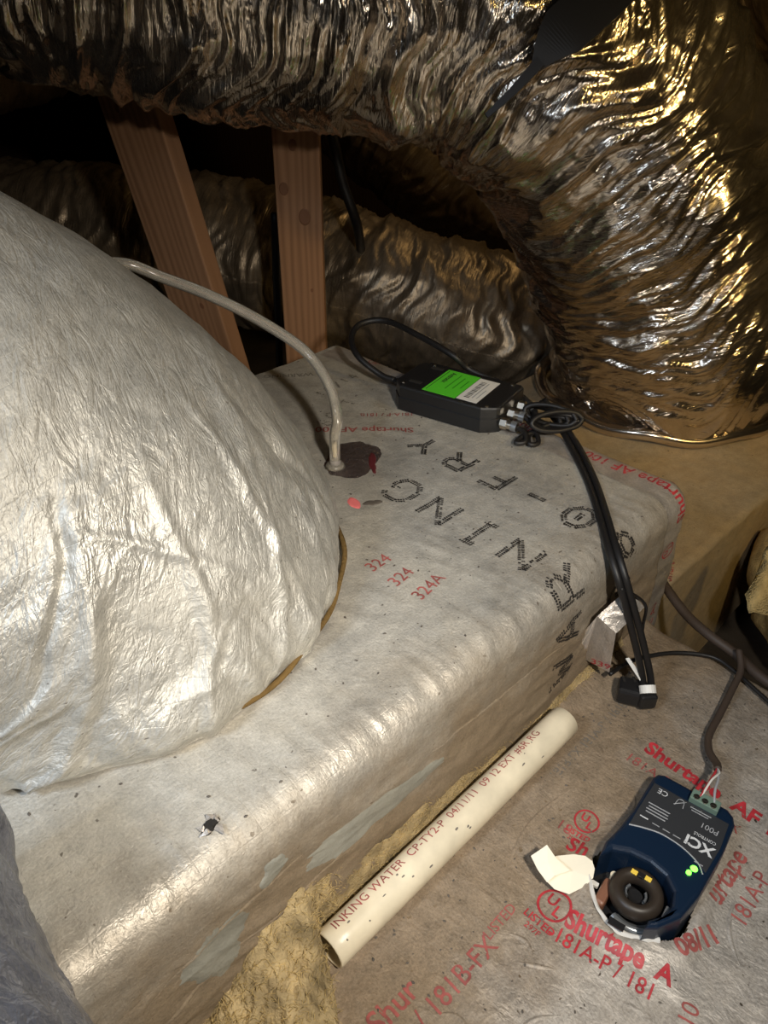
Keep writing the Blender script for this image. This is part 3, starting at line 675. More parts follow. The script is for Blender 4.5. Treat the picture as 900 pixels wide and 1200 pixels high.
text_on(S_flat(0.313), 'Shurt', 0.022, (0.865, 0.30), 0.4, MT['faded_red'], tob, name='tape_lettering', wear=0.2)

# yellow glass wool batt at the right
def lump(name, c, r, mat, parent, seed, amp=0.25, n=64, m=40):
    th, ph = np.meshgrid(np.linspace(0.01, math.pi-0.01, m), np.linspace(0, 2*math.pi, n, endpoint=False), indexing='ij')
    x = np.sin(th)*np.cos(ph); y = np.sin(th)*np.sin(ph); z = np.cos(th)
    d = 1 + amp*fbm(x*1.7+seed, y*1.7, z*1.7, 4)
    V = np.stack([c[0]+x*d*r[0], c[1]+y*d*r[1], c[2]+z*d*r[2]], -1)
    return mesh_obj(name, V.reshape(-1, 3), grid_faces(m, n, True), mat, parent, uv=np.stack([ph*0.1, th*0.1], -1).reshape(-1, 2))
c1 = atz(905, 600, 0.315)
tag(lump('fiberglass_batt', (c1.x+0.175, c1.y-0.02, 0.145), (0.15, 0.20, 0.15), MT['fiberglass'], None, 4.4), 'large yellow fiberglass mass at the right edge beside the tan duct box', 'insulation')
# torn yellow strip at the right edge
c2 = atz(885, 690, 0.33)
Vs = [c2+Vector((0.030, 0.055, 0.030)), c2+Vector((0.045, 0.03, 0.01)), c2+Vector((0.03, -0.03, -0.02)), c2+Vector((-0.004, -0.010, -0.035)), c2+Vector((-0.010, 0.000, -0.012)), c2+Vector((0.006, 0.02, 0.008))]
bmx = bmesh.new(); vv_ = [bmx.verts.new(p) for p in Vs]; f_ = bmx.faces.new(vv_)
r_ = bmesh.ops.extrude_face_region(bmx, geom=[f_])
for g in r_['geom']:
    if isinstance(g, bmesh.types.BMVert): g.co += Vector((0.012, 0.006, -0.004))
bmesh.ops.subdivide_edges(bmx, edges=list(bmx.edges), cuts=3, use_grid_fill=True)
for v in bmx.verts: v.co += Vector((random.uniform(-1, 1), random.uniform(-1, 1), random.uniform(-1, 1)))*0.0018
tag(bm_obj('fiberglass_tuft', bmx, MT['fiberglass'], smooth=True), 'small torn yellow fiberglass tuft at the right edge, above the cables', 'insulation')

# ================================================================== domed foil duct on the trunk
dome = empty('domed_duct', 'huge foil-wrapped domed duct elbow rising from the left of the trunk', 'duct', loc=(0, 0, 0))
BX, BY, RT, RB = -0.30, 0.615, 0.262, 0.128
n1, n2 = 420, 460
X0 = BX-RB
def dome_surface():
    th = np.linspace(0, math.pi/2, 300); ext = np.linspace(0.003, 0.55, 120)
    ph = np.linspace(-math.pi, math.pi, n2, endpoint=False)
    Tg, Pg = np.meshgrid(np.concatenate([th, np.full(120, math.pi/2)]), ph, indexing='ij')
    E = np.concatenate([np.zeros(300), ext])[:, None]+0*Pg
    # wrinkles: draped folds radiating down, crinkle, broad dents
    X = np.cos(Pg)*RT; Y = np.sin(Pg)*RT
    sl = (Tg*0.39+E)
    d = 0.006*fbm(sl*6, X*6, Y*6, 3)
    ax_ = Pg*RT; q1 = ax_*0.74-sl*0.67; q2 = ax_*0.67+sl*0.74
    dn = np.clip(1.25-sl*2.2, 0.25, 1)
    d += dn*0.0036*ridge(q1*9+1.2*fbm(q2*7, q1*7, 2.0, 3), q2*2.6, 3.3, 2)
    d += dn*0.0017*ridge(q1*34+1.5*fbm(q2*11, q1*11, 6.0, 3), q2*8, 1.3, 2)*(0.4+0.6*np.clip(fbm(q1*7, q2*7, 4.4, 2)+0.5, 0, 1))
    d += 0.0020*ridge(ax_*9+q1*4, sl*7, 8.3, 2)
    for (a0, s0_, an, ln, wd, hg) in ((-0.20, 0.10, 1.15, 0.16, 0.006, 0.005), (-0.13, 0.07, 0.95, 0.13, 0.005, 0.004), (-0.30, 0.12, 1.0, 0.20, 0.008, 0.006), (-0.08, 0.16, 1.3, 0.12, 0.005, 0.004),
                                      (-0.25, 0.24, 0.8, 0.10, 0.005, -0.005), (-0.36, 0.20, 1.1, 0.18, 0.010, 0.007), (0.0, 0.12, 1.6, 0.10, 0.005, -0.004), (-0.17, 0.20, 1.9, 0.08, 0.004, 0.003)):
        du = ax_-a0; dv_ = sl-s0_; al = du*math.cos(an)+dv_*math.sin(an); ac = -du*math.sin(an)+dv_*math.cos(an) + 0.006*vn(al*25, 0, a0*50)
        d += hg*np.exp(-(al/ln)**4)*np.maximum(0, 1-np.abs(ac)/wd/1.6)
    d += 0.004*np.exp(-((sl-0.05)/0.06)**2)*ridge(Pg*9, sl*7, 5.5, 2)
    d -= 0.010*np.exp(-((sl-0.0)/0.016)**2)
    rt = RT + d
    rho = np.maximum((RB+rt*np.cos(Pg))*(1-0.128*np.sin(2*Tg)+0.02*np.sin(Tg)**2), 0.012)
    x = X0 + rho*np.cos(Tg) - E; z = ZT+0.004 + rho*np.sin(Tg); y = BY + rt*np.sin(Pg)*(1+0.06*np.sin(Tg))
    z = np.maximum(z, ZT+0.004)
    uv = np.stack([Pg*RT, sl], -1)
    return np.stack([x, y, z], -1), uv
P, uv_ = dome_surface()
mesh_obj('foil_jacket', P.reshape(-1, 3), grid_faces(n1, n2, True), MT['dome'], dome, uv=uv_.reshape(-1, 2))
# glass fibre edge of the jacket; its dark colour also paints the base shadow line
pr = []
for q in range(121):
    a_ = -math.pi*0.95 + q/120*math.pi*1.9
    w_ = 0.2575 + 0.0015*math.sin(a_*7)+0.001*math.sin(a_*17)
    pr.append((BX+w_*math.cos(a_), BY+w_*math.sin(a_), ZT+0.006+0.0015*math.sin(a_*11)))
tube('fiber_edge_shadow', pr, 0.0028, MT['ring'], dome, n=300, k=8)

# ================================================================== wooden truss members behind
def stud(p0, p1, wdt_, thk, rotz, label, knots=()):
    p0 = Vector(p0); p1 = Vector(p1); L = (p1-p0).length
    e = empty('wood_stud', label, 'lumber', loc=p0)
    q = (p1-p0).to_track_quat('Z', 'Y'); e.rotation_euler = (q.to_matrix().to_4x4() @ Matrix.Rotation(0, 4, 'Z')).to_euler()
    zax = (p1-p0).normalized(); xax = Vector((math.cos(rotz), math.sin(rotz), 0)); xax = (xax - zax*xax.dot(zax)).normalized(); yax = zax.cross(xax)
    e.rotation_euler = Matrix((xax, yax, zax)).transposed().to_euler()
    bm = bmesh.new(); bmesh.ops.create_cube(bm, size=1.0, matrix=Matrix.Translation((0, 0, L/2)) @ Matrix.Diagonal((wdt_, thk, L, 1)))
    bmesh.ops.bevel(bm, geom=list(bm.edges), offset=0.003, segments=2, affect='EDGES', profile=0.5)
    bm_obj('board', bm, MT['wood'], e)
    for kx, kz, kr in knots:
        b2 = bmesh.new(); bmesh.ops.create_cone(b2, cap_ends=True, segments=18, radius1=kr, radius2=kr*0.8, depth=0.0012, matrix=Matrix.Translation((kx, -thk/2-0.0003, L*kz)) @ Matrix.Rotation(math.pi/2, 4, 'X') @ Matrix.Diagonal((1, 1.35, 1, 1)))
        bm_obj('knot', b2, MT['wood_knot'], e)
    return e
sb = atY(359, 440, 1.50); st = atY(353, 100, 1.50)
stud((sb.x, 1.50, 0.02), (st.x-0.003, 1.50, roof_z(1.5)-0.005), 0.084, 0.038, 0.0, 'upright reddish wooden stud with knots just behind the lettered trunk', [(-0.006, 0.46, 0.008), (0.010, 0.385, 0.012), (-0.026, 0.415, 0.009), (0.018, 0.30, 0.003)])
p_b = atY(262, 440, 1.40); p_t = atY(150, 100, 1.40)
dirv = (p_t-p_b); p_b2 = p_b - dirv*((p_b.z-0.02)/dirv.z); p_t2 = p_b + dirv*((roof_z(1.4)-0.02-p_b.z)/dirv.z)
stud(p_b2, p_t2, 0.112, 0.038, R(-24), 'leaning wooden truss board to the left of the upright stud', [(0.02, 0.30, 0.005), (-0.02, 0.5, 0.006)])

# ================================================================== flexible ducts
bigd = empty('flexible_duct', 'big shiny foil flexible duct bending from overhead down to the right corner', 'duct')
base = Vector((0.565, 1.45, 0.312))
cpx = [(790, 390, 1.40), (760, 280, 1.36), (728, 180, 1.31), (672, 85, 1.27), (570, 12, 1.24), (430, -22, 1.225), (300, -44, 1.21), (150, -80, 1.20), (0, -115, 1.19), (-200, -155, 1.18)]
pts = [base+Vector((0.005, 0.0, 0.0)), base+Vector((0.0, -0.01, 0.08))] + [atY(*p) for p in cpx] + [atY(*cpx[-1])+Vector((-0.8, -0.02, 0.02))]
flex('foil_jacket', pts, 0.205, MT['flex'], bigd, 820, 360, amp=0.0095, freq=23, seed=1.3, rf=lambda t: 1.0-0.12*min(1, max(0, (t-0.30)/0.25)))
bandp = []
# gathered collar at the foot of the duct
P_ = [base + Vector((0.238*math.cos(a_), 0.238*math.sin(a_), 0.010+0.004*math.sin(a_*9))) for a_ in np.linspace(0, 2*math.pi, 90)]
tube('collar', P_, 0.012, MT['flex'].copy(), bigd, n=240, k=10)
# hanger strap: a black webbing band round the bend
strap = empty('hanger_strap', 'black webbing hanger strap crossing the shiny duct at top', 'strap')
s0 = [atY(x, y, Y) for x, y, Y in [(760, -60, 1.035), (700, 0, 1.025), (655, 42, 1.018), (628, 78, 1.015)]]
def ribbon(name, pts_, wfun, nrm, mat, parent, n=40, thick=0.0015):
    P = catmull(pts_, n); V = []; Fc = []
    for i, p in enumerate(P):
        t = (P[min(i+1, n-1)]-P[max(i-1, 0)]).normalized(); s_ = t.cross(nrm).normalized(); w_ = wfun(i/(n-1))
        for a_, b_ in ((-1, -1), (1, -1), (1, 1), (-1, 1)): V.append(p+s_*w_*0.5*a_+nrm*thick*b_)
    for i in range(n-1):
        for k in range(4): Fc.append([i*4+k, i*4+(k+1) % 4, i*4+4+(k+1) % 4, i*4+4+k])
    Fc += [[0, 1, 2, 3], [4*n-1, 4*n-2, 4*n-3, 4*n-4]]
    return mesh_obj(name, [tuple(v) for v in V], Fc, mat, parent, smooth=False)
nrm = Vector((0, -CP, SP)).normalized()
ribbon('webbing', s0, lambda t: 0.058 if t < 0.62 else 0.058-0.045*(t-0.62)/0.38, nrm, MT['black_matte'], strap)
ribbon('strap_tail', [atY(x, y, Y) for x, y, Y in [(633, 72, 1.013), (600, 108, 1.010), (570, 136, 1.010)]], lambda t: 0.013-0.007*t, nrm, MT['black_matte'], strap, n=20)

def simple_flex(label, pts_, r, mat, n, k, seed, amp=0.007, freq=30):
    e = empty('flexible_duct', label, 'duct'); flex('foil_jacket', pts_, r, mat, e, n, k, amp=amp, freq=freq, seed=seed); return e
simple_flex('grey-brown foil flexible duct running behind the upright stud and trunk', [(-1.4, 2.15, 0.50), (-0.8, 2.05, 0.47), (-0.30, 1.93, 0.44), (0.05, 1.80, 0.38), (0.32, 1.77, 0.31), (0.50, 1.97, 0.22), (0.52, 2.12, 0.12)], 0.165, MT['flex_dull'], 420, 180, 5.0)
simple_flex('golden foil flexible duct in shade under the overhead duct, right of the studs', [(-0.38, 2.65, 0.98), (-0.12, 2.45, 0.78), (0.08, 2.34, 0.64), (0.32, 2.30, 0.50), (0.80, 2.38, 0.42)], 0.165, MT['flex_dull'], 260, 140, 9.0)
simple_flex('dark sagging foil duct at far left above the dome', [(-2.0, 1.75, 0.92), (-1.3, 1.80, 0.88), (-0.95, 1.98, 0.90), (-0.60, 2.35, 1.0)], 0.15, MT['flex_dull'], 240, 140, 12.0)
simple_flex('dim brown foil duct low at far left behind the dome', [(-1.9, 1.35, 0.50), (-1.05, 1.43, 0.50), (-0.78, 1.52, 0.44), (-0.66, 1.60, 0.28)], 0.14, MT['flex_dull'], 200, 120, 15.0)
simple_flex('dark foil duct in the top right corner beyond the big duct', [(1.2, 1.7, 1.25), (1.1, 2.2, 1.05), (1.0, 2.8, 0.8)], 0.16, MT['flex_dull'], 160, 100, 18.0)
simple_flex('blue-grey foil duct end at the bottom left on the trunk', [(-0.312, 0.248, 0.583), (-0.260, 0.190, 0.582), (-0.163, 0.079, 0.58), (-0.055, -0.045, 0.58)], 0.070, MT['flex_grey'], 160, 120, 21.0, amp=0.003, freq=18)
# black cord hanging behind the upright stud
tag(tube('hanging_cord', [atY(378, 120, 1.62), atY(392, 170, 1.60), atY(402, 215, 1.6), atY(418, 262, 1.62), atY(424, 300, 1.75)], 0.010, MT['black_matte'], n=40, k=8), 'black cord hanging down just right of the upright stud', 'cord')
tag(tube('vertical_cord', [atY(322, 250, 1.57), atY(324, 330, 1.58), atY(327, 400, 1.60), atY(328, 470, 1.62)], 0.008, MT['black_matte'], n=30, k=8), 'black cord running down along the left of the upright stud', 'cord')

# ================================================================== clear tube
tb = empty('clear_tube', 'clear vinyl tube curving from the dome down into the trunk top', 'tube')
fx = atz(393, 548, 0.5)
tpts = [(fx.x, fx.y, 0.512), (fx.x+0.001, fx.y+0.002, 0.545), atY(395, 490, fx.y+0.010), atY(386, 452, fx.y+0.035), atY(358, 412, fx.y+0.065), atY(305, 376, fx.y+0.08), atY(245, 346, fx.y+0.08), atY(190, 325, fx.y+0.08), atY(145, 309, fx.y+0.07), atY(95, 312, fx.y+0.06), atY(55, 330, fx.y+0.05)]
tube('hose', tpts, 0.0068, MT['vinyl'], tb, n=160, k=16)
o = bm_obj('barb_fitting', cylbm(0.0085, 0.014, (fx.x, fx.y, 0.509), 20, 0.006), MT['film'], tb, smooth=True)
bm_obj('sealing_collar', cylbm(0.013, 0.005, (fx.x, fx.y, 0.5045), 24, 0.010), MT['vinyl'], tb, smooth=True)
tube('inner_nipple', [(fx.x, fx.y, 0.514), (fx.x, fx.y, 0.535)], 0.0042, MT['pvc'], tb, n=4, k=12)

# ================================================================== cream pipe with red print
PL, PR_ = 0.345, 0.0172
pz = ZL+0.0045+PR_
pc0 = uvw(0.1885, 0.2565, pz)
pipe = empty('plastic_pipe', 'loose cream plastic water pipe with red print lying beside the trunk', 'pipe', loc=pc0)
pipe.rotation_euler = Matrix((A, B, Vector((0, 0, 1)))).transposed().to_euler()
k_ = 48; V = []; 
for x, r_ in [(0.0008, PR_-0.0028), (0, PR_-0.0022), (0, PR_-0.0008), (0.0008, PR_), (0.02, PR_), (PL-0.02, PR_), (PL-0.0008, PR_), (PL, PR_-0.0008), (PL, PR_-0.0022), (PL-0.0008, PR_-0.0028), (PL-0.03, PR_-0.0028), (0.03, PR_-0.0028)]:
    for i in range(k_): V.append((x, r_*math.cos(2*math.pi*i/k_), r_*math.sin(2*math.pi*i/k_)))
Fc = []
for j in range(12):
    for i in range(k_): Fc.append([j*k_+i, j*k_+(i+1) % k_, ((j+1) % 12)*k_+(i+1) % k_, ((j+1) % 12)*k_+i])
mesh_obj('pipe_wall', V, Fc, MT['pvc'], pipe)
def S_pipe(x, y, h=0.0):      # x along the pipe, y arc length; 0 = top
    th = np.asarray(y)/PR_; return np.stack([np.asarray(x), -(PR_+h)*np.sin(-th), (PR_+h)*np.cos(th)], -1)
text_on(S_pipe, 'INKING WATER  CP-TY2-P  04/11/11  09 12 EXT #6R RG', 0.0125, (0.010, 0.0015), 0.0, MT['faded_red'], pipe, h=0.00035, name='printed_line', sx=0.93, spacing=1.02)
for k in range(16):
    x = random.uniform(0.01, PL-.01); y = random.uniform(-0.018, 0.004)
    blob_on(S_pipe, (x, y), random.uniform(.0008, .003), random.uniform(.0006, .0014), MT['faint_print'], pipe, 'dirt_speck', 0.0003, seed=k, n=12, rings=2)

# ================================================================== cream paper scrap
paper = empty('paper_scrap', 'curled cream paper scrap beside the hole around the blue device', 'paper')
def paper_flap(name, pts_, zc):
    c_ = [atz(x, y, ZL+h_) for x, y, h_ in pts_]; m0 = sum(c_, Vector())/len(c_) + Vector((0, 0, zc))
    bmx = bmesh.new(); k0 = bmx.verts.new(m0); vs_ = [bmx.verts.new(p) for p in c_]
    for i in range(len(vs_)): bmx.faces.new([k0, vs_[i], vs_[(i+1) % len(vs_)]])
    bmesh.ops.recalc_face_normals(bmx, faces=bmx.faces)
    bmesh.ops.subdivide_edges(bmx, edges=list(bmx.edges), cuts=2, use_grid_fill=True)
    bmesh.ops.solidify(bmx, geom=list(bmx.faces), thickness=0.0005)
    bm_obj(name, bmx, MT['paper'], paper, smooth=False)
paper_flap('sheet', [(636, 1012, .018), (652, 1003, .019), (672, 1001, .016), (686, 1003, .014), (694, 1009, .013), (697, 1018, .012), (695, 1029, .011), (685, 1039, .010), (667, 1048, .010), (650, 1042, .011), (638, 1030, .013)], 0.0015)
paper_flap('folded_corner', [(622, 1003, .024), (634, 995, .027), (641, 990, .029), (652, 1006, .024), (668, 1020, .0205), (650, 1026, .020), (641, 1034, .017), (630, 1019, .021)], 0.001)

# ================================================================== blue sensor device
dvo = A*DC[0] + B*DC[1]; ddx = (A*float(DW[0])+B*float(DW[1])).normalized(); ddy = (A*float(DD[0])+B*float(DD[1])).normalized()
dev = empty('control_device', 'navy blue current-sensing control box set in the hole, green light lit', 'device', loc=(dvo.x, dvo.y, ZL))
dev.rotation_euler = Matrix((ddx, ddy, Vector((0, 0, 1)))).transposed().to_euler()
HT = 0.033
outl = [(-.030, .084), (.033, .083), (.040, .078), (.0435, .070), (.0440, .036), (.0400, -.020), (.0345, -.050), (.022, -.078), (.0125, -.088),
        (.0125, -.076), (.0215, -.060), (.0240, -.044), (.0205, -.029), (.010, -.019), (-.006, -.015), (-.024, -.017), (-.038, -.024), (-.0455, -.036),
        (-.0470, -.020), (-.0430, .000), (-.0395, .030), (-.0385, .074), (-.036, .081)]
outl = [(x, y if y > -.04 else -.04+(y+.04)*0.72) for x, y in outl]
bm_obj('housing', prism(outl, -0.012, HT, 0.0045, 3), MT['blue'], dev, smooth=False)
plo = [(-.0345, .067), (.0385, .066), (.0400, .036), (.0370, .004), (.0285, .010), (.012, .0165), (-.008, .018), (-.024, .014), (-.0365, .009), (-.0360, .03)]
bm_obj('label_plate', prism(plo, HT-0.0005, HT+0.0006, 0.0003, 1), MT['plate'], dev)
curve_pts = [(-.0365, .008), (-.024, .0130), (-.008, .0170), (.012, .0155), (.0285, .009), (.0355, .001)]
tube('lid_seam', [(x, y, HT+0.0004) for x, y in curve_pts], 0.0007, MT['grey_print'], dev, n=40, k=6)
bm_obj('terminal_block', boxbm(0.027, 0.0125, 0.010, (0.0125, 0.0735, HT+0.002), 0.0008), MT['terminal'], dev)
for k in range(3):
    o = bm_obj('terminal_screw', cylbm(0.0029, 0.002, (0.0045+k*0.008, 0.0705, HT+0.0075), 14), MT['metal'], dev)
    bm_obj('screw_slot', boxbm(0.0045, 0.0008, 0.0006, (0.0045+k*0.008, 0.0705, HT+0.0086)), MT['hollow_shade'], o)
for k, (x, y) in enumerate([(.0275, .0020), (.0250, -.0050)]):
    bm_obj('status_led', cylbm(0.0033 if k == 0 else 0.0024, 0.0016, (x, y, HT+0.0008), 16, 0.0022), MT['led'], dev, smooth=False)
def S_dev(h0):
    def f(x, y, h=0.0): x = np.asarray(x, float); return np.stack([x, np.asarray(y, float), h0+h+0*x], -1)
    return f
sd = S_dev(HT+0.0006)
text_on(sd, 'XCI', 0.0150, (0.0365, 0.0215+0.010), math.pi, MT['pale_print'], dev, bold=0.03, h=0.0002, name='maker_lettering', sx=1.05)
text_on(sd, 'CONTROLS', 0.0048, (0.0355, 0.0385), math.pi, MT['pale_print'], dev, h=0.0002, name='maker_lettering', sx=0.8)
text_on(sd, 'P001', 0.0085, (0.0340, 0.0520), math.pi, MT['grey_print'], dev, h=0.0002, name='model_lettering', sx=1.0)
text_on(sd, 'CE', 0.0085, (-0.0185, 0.0635), math.pi, MT['pale_print'], dev, h=0.0002, name='approval_mark')
tube('bin_mark', [(-.010, .055, HT+.0009), (-.0085, .063, HT+.0009), (-.0035, .063, HT+.0009), (-.002, .055, HT+.0009)], 0.0004, MT['grey_print'], dev, n=16, k=5)
tube('bin_mark', [(-.011, .055, HT+.0009), (-.0015, .064, HT+.0009)], 0.0004, MT['grey_print'], dev, n=4, k=5)
def bar(x, y, w_, h_, m_, par, z=HT+0.0009):
    return bm_obj('print_line', boxbm(w_, h_, 0.0002, (x, y, z)), m_, par)
for k in range(4): bar(-0.020+random.uniform(-.001, .001), 0.042-k*0.0035, 0.021-0.002*(k % 2), 0.0011, MT['grey_print'], dev)
bar(-0.028, 0.0235, 0.008, 0.0012, MT['pale_print'], dev)
for x in (-.016, -.006, .004, .014): bar(x, 0.0225, 0.007, 0.0008, MT['grey_print'], dev)
bar(0.013, 0.0618, 0.020, 0.001, MT['grey_print'], dev); bar(0.013, 0.059, 0.016, 0.0008, MT['grey_print'], dev); bar(0.029, 0.0085, 0.008, 0.0008, MT['grey_print'], dev)
# the well: tray, ring core, bracket, component
tr = prism([(-.046, -.026), (-.030, -.016), (.012, -.016), (.026, -.035), (.024, -.058), (.013, -.074), (-.010, -.076), (-.036, -.066), (-.046, -.050)], -0.014, -0.006, 0.001, 1)
bm_obj('well_tray', tr, MT['black'], dev)
def torus_bm(c, R_, r_, sz=1.0, n=40, m=14, a0=0, a1=2*math.pi):
    bm = bmesh.new(); full = abs(a1-a0-2*math.pi) < 1e-6; rows = []
    for i in range(n if full else n+1):
        a_ = a0+(a1-a0)*i/n
        rows.append([bm.verts.new((c[0]+(R_+r_*math.cos(2*math.pi*j/m))*math.cos(a_), c[1]+(R_+r_*math.cos(2*math.pi*j/m))*math.sin(a_), c[2]+r_*sz*math.sin(2*math.pi*j/m))) for j in range(m)])
    q = len(rows)
    for i in range(q if full else q-1):
        for j in range(m): bm.faces.new([rows[i][j], rows[(i+1) % q][j], rows[(i+1) % q][(j+1) % m], rows[i][(j+1) % m]])
    return bm
MT['core'] = plain('dark_ferrite', (0.030, 0.022, 0.016), 0.45, var=0.2, bscale=300)
rc = bm_obj('ring_core', torus_bm((-.006, -.040, .014), 0.0175, 0.0066, 1.4), MT['core'], dev, smooth=True)
for x, y in ((-.0145, -.0275), (-.0020, -.0262)): bm_obj('yellow_mark', boxbm(.0058, .0045, .0016, (x, y, .0235), .0004), MT['yellow'], rc)
bm_obj('black_gap', boxbm(.0060, .0050, .0018, (-.0082, -.0268, .0235), .0004), MT['black'], rc)
bm_obj('inner_post', cylbm(.0080, .016, (-.006, -.041, .004), 24, .0066), MT['black'], dev, smooth=False)
bm_obj('inner_clip', torus_bm((-.006, -.041, .015), 0.0088, 0.0013, 2.0, a0=-0.4, a1=0.7), MT['steel'], dev, smooth=True)
bm_obj('inner_clip', torus_bm((-.006, -.041, .015), 0.0088, 0.0013, 2.0, a0=2.6, a1=4.0), MT['steel'], dev, smooth=True)
for R_, r_, z_ in ((0.0270, 0.0040, 0.006), (0.0215, 0.0028, 0.001)):
    bm_obj('grey_bracket', torus_bm((-.004, -.042, z_), R_, r_, 1.1, n=30, a0=-2.0, a1=-0.15), MT['steel'], dev, smooth=True)
bm_obj('bracket_end', boxbm(.0035, .013, .020, (.0215, -.0445, .012), .001), MT['steel'], dev)
bm_obj('brown_component', boxbm(.010, .028, .014, (-.0300, -.052, .004), .003), MT['copper'], dev)
bm_obj('pale_cap', cylbm(.0038, .010, (-.0285, -.0355, .010), 16), MT['pvc'], dev)
for x, y in ((-.0405, -.0480), (-.0350, -.0700)): bm_obj('white_pin', boxbm(.007, .0045, .004, (x, y, .004), .0006), MT['white'], dev)

# cable of the device
def ztube(name, pts_, r, mat, parent=None, n=80, k=10): return tube(name, [atz(x, y, z) for x, y, z in pts_], r, mat, parent, n, k)
dcb = empty('device_cable', 'thin dark two-wire cable running down into the top of the blue device', 'cable')
ztube('jacket', [(866, 762, 0.345), (868, 785, 0.336), (858, 808, 0.331), (843, 838, 0.328), (831, 862, 0.329), (831, 880, 0.332), (840, 895, 0.340), (841, 902, 0.345)], 0.0040, MT['brown_cable'], dcb)
ztube('wire', [(841, 900, .345), (834, 912, .352), (829, 920, .354), (820, 934, .354)], 0.0013, MT['red_print'], dcb, 20, 6)
ztube('wire', [(841, 900, .345), (842, 912, .353), (838, 926, .356), (837, 941, .354)], 0.0013, MT['grey_print'], dcb, 20, 6)
ztube('wire', [(840, 900, .345), (843, 906, .350), (834, 914, .355), (822, 933, .354)], 0.0011, MT['white'], dcb, 20, 6)

tag(ztube('floor_cable', [(770, 672, .34), (785, 695, 0.34), (806, 722, 0.335), (832, 745, 0.335), (862, 767, 0.33), (890, 792, 0.33), (925, 815, 0.33)], 0.0062, MT['brown_cable'], n=60), 'thicker brown cable coming round the trunk corner to the right edge', 'cable')
tag(ztube('thin_cable', [(715, 790, 0.345), (735, 777, 0.337), (760, 769, 0.330), (795, 765, 0.327), (835, 770, 0.326), (860, 786, 0.326), (885, 808, 0.326), (915, 835, 0.326)], 0.0026, MT['black_matte'], n=70, k=8), 'thin black cable arching across the low box behind the plug', 'cable')

# ================================================================== black amplifier box on the trunk
PUo = A*0.768 + B*0.628
pdx = (A*0.033+B*-0.152).normalized(); pdy = Vector((0, 0, 1)).cross(pdx)
amp = empty('amplifier_box', 'black plastic amplifier box with green and white labels on the trunk', 'device', loc=(PUo.x, PUo.y, ZT+0.002))
amp.rotation_euler = Matrix((pdx, pdy, Vector((0, 0, 1)))).transposed().to_euler()
HL, HW, HH = 0.084, 0.049, 0.037
bo = [(-HL+.016, -HW), (HL-.022, -HW), (HL-.004, -HW+.012), (HL, -HW+.016), (HL, HW-.006), (HL-.006, HW), (-HL+.012, HW), (-HL, HW-.012), (-HL, -HW+.018)]
bm_obj('base_shell', prism(bo, 0.0, 0.020, 0.0015, 1), MT['black'], amp)
bm_obj('lid', prism([(x*0.985, y*0.98) for x, y in bo], 0.0205, HH, 0.003, 2), MT['black'], amp)
def plate(name, x0, x1, y0, y1, mat, z=HH+0.0002, t=0.0004):
    return bm_obj(name, boxbm(x1-x0, y1-y0, t, ((x0+x1)/2, (y0+y1)/2, z)), mat, amp)
plate('green_label', -.034, .018, -.042, .036, MT['green']); plate('white_label', .019, .050, -.040, .034, MT['white'])
S_amp = S_dev(HH+0.0005)
text_on(S_amp, 'Antronix', 0.0115, (-.0235, .029), -math.pi/2, MT['black_print'], amp, bold=0.02, h=0.0002, name='maker_lettering', sx=0.85)
for k in range(3): bm_obj('print_line', boxbm(.0012, .050-.012*k, .0002, (-.008+k*.009, .002, HH+.0006)), plain('dark_green_print%d' % k, (.02, .22, .01), .5), amp)
bm_obj('print_line', boxbm(.0008, .07, .0002, (-.030, -.003, HH+.0006)), MT['black_print'], amp)
for k in range(15): bm_obj('bar_code_line', boxbm(.008, .0011 if k % 3 else .0020, .0002, (.030, -.030+k*.0038, HH+.0006)), MT['black_print'], amp)
bm_obj('print_line', boxbm(.0015, .052, .0002, (.038, -.003, HH+.0006)), MT['grey_print'], amp); bm_obj('print_line', boxbm(.0012, .03, .0002, (.044, -.013, HH+.0006)), MT['grey_print'], amp)
for x, y in ((-.068, -.036), (-.060, .040), (.066, -.040), (.066, .040)):
    bm_obj('lid_screw', cylbm(.0028, .001, (x, y, HH+.0004), 12), MT['metal'], amp)
for x, y in ((-.050, .030), (-.054, -.026)):
    bm_obj('mounting_slot', boxbm(.020, .007, .0012, (x, y, HH+.0003), .0005), MT['hollow_shade'], amp)
for y, z in ((-.034, .016), (-.010, .020), (.022, .018)):
    rot = Matrix.Rotation(math.pi/2, 4, 'Y')
    c = bm_obj('coax_connector', cylbm(.0062, .024, (HL+.014, y, z), 20, rot=rot), MT['metal'], amp, smooth=False)
    bm_obj('hex_nut', cylbm(.0078, .009, (HL+.007, y, z), 6, rot=rot), MT['metal'], c)
    bm_obj('knurled_ring', cylbm(.0072, .008, (HL+.022, y, z), 20, rot=rot), MT['steel'], c)
bm_obj('strain_relief', cylbm(.0068, .018, (-HL-.007, -.008, .020), 16, .0045, rot=Matrix.Rotation(-math.pi/2, 4, 'Y')), MT['black_matte'], amp)
def L2(x, y, z): q = PUo + pdx*x + pdy*y; return Vector((q.x, q.y, ZT+0.002+z))
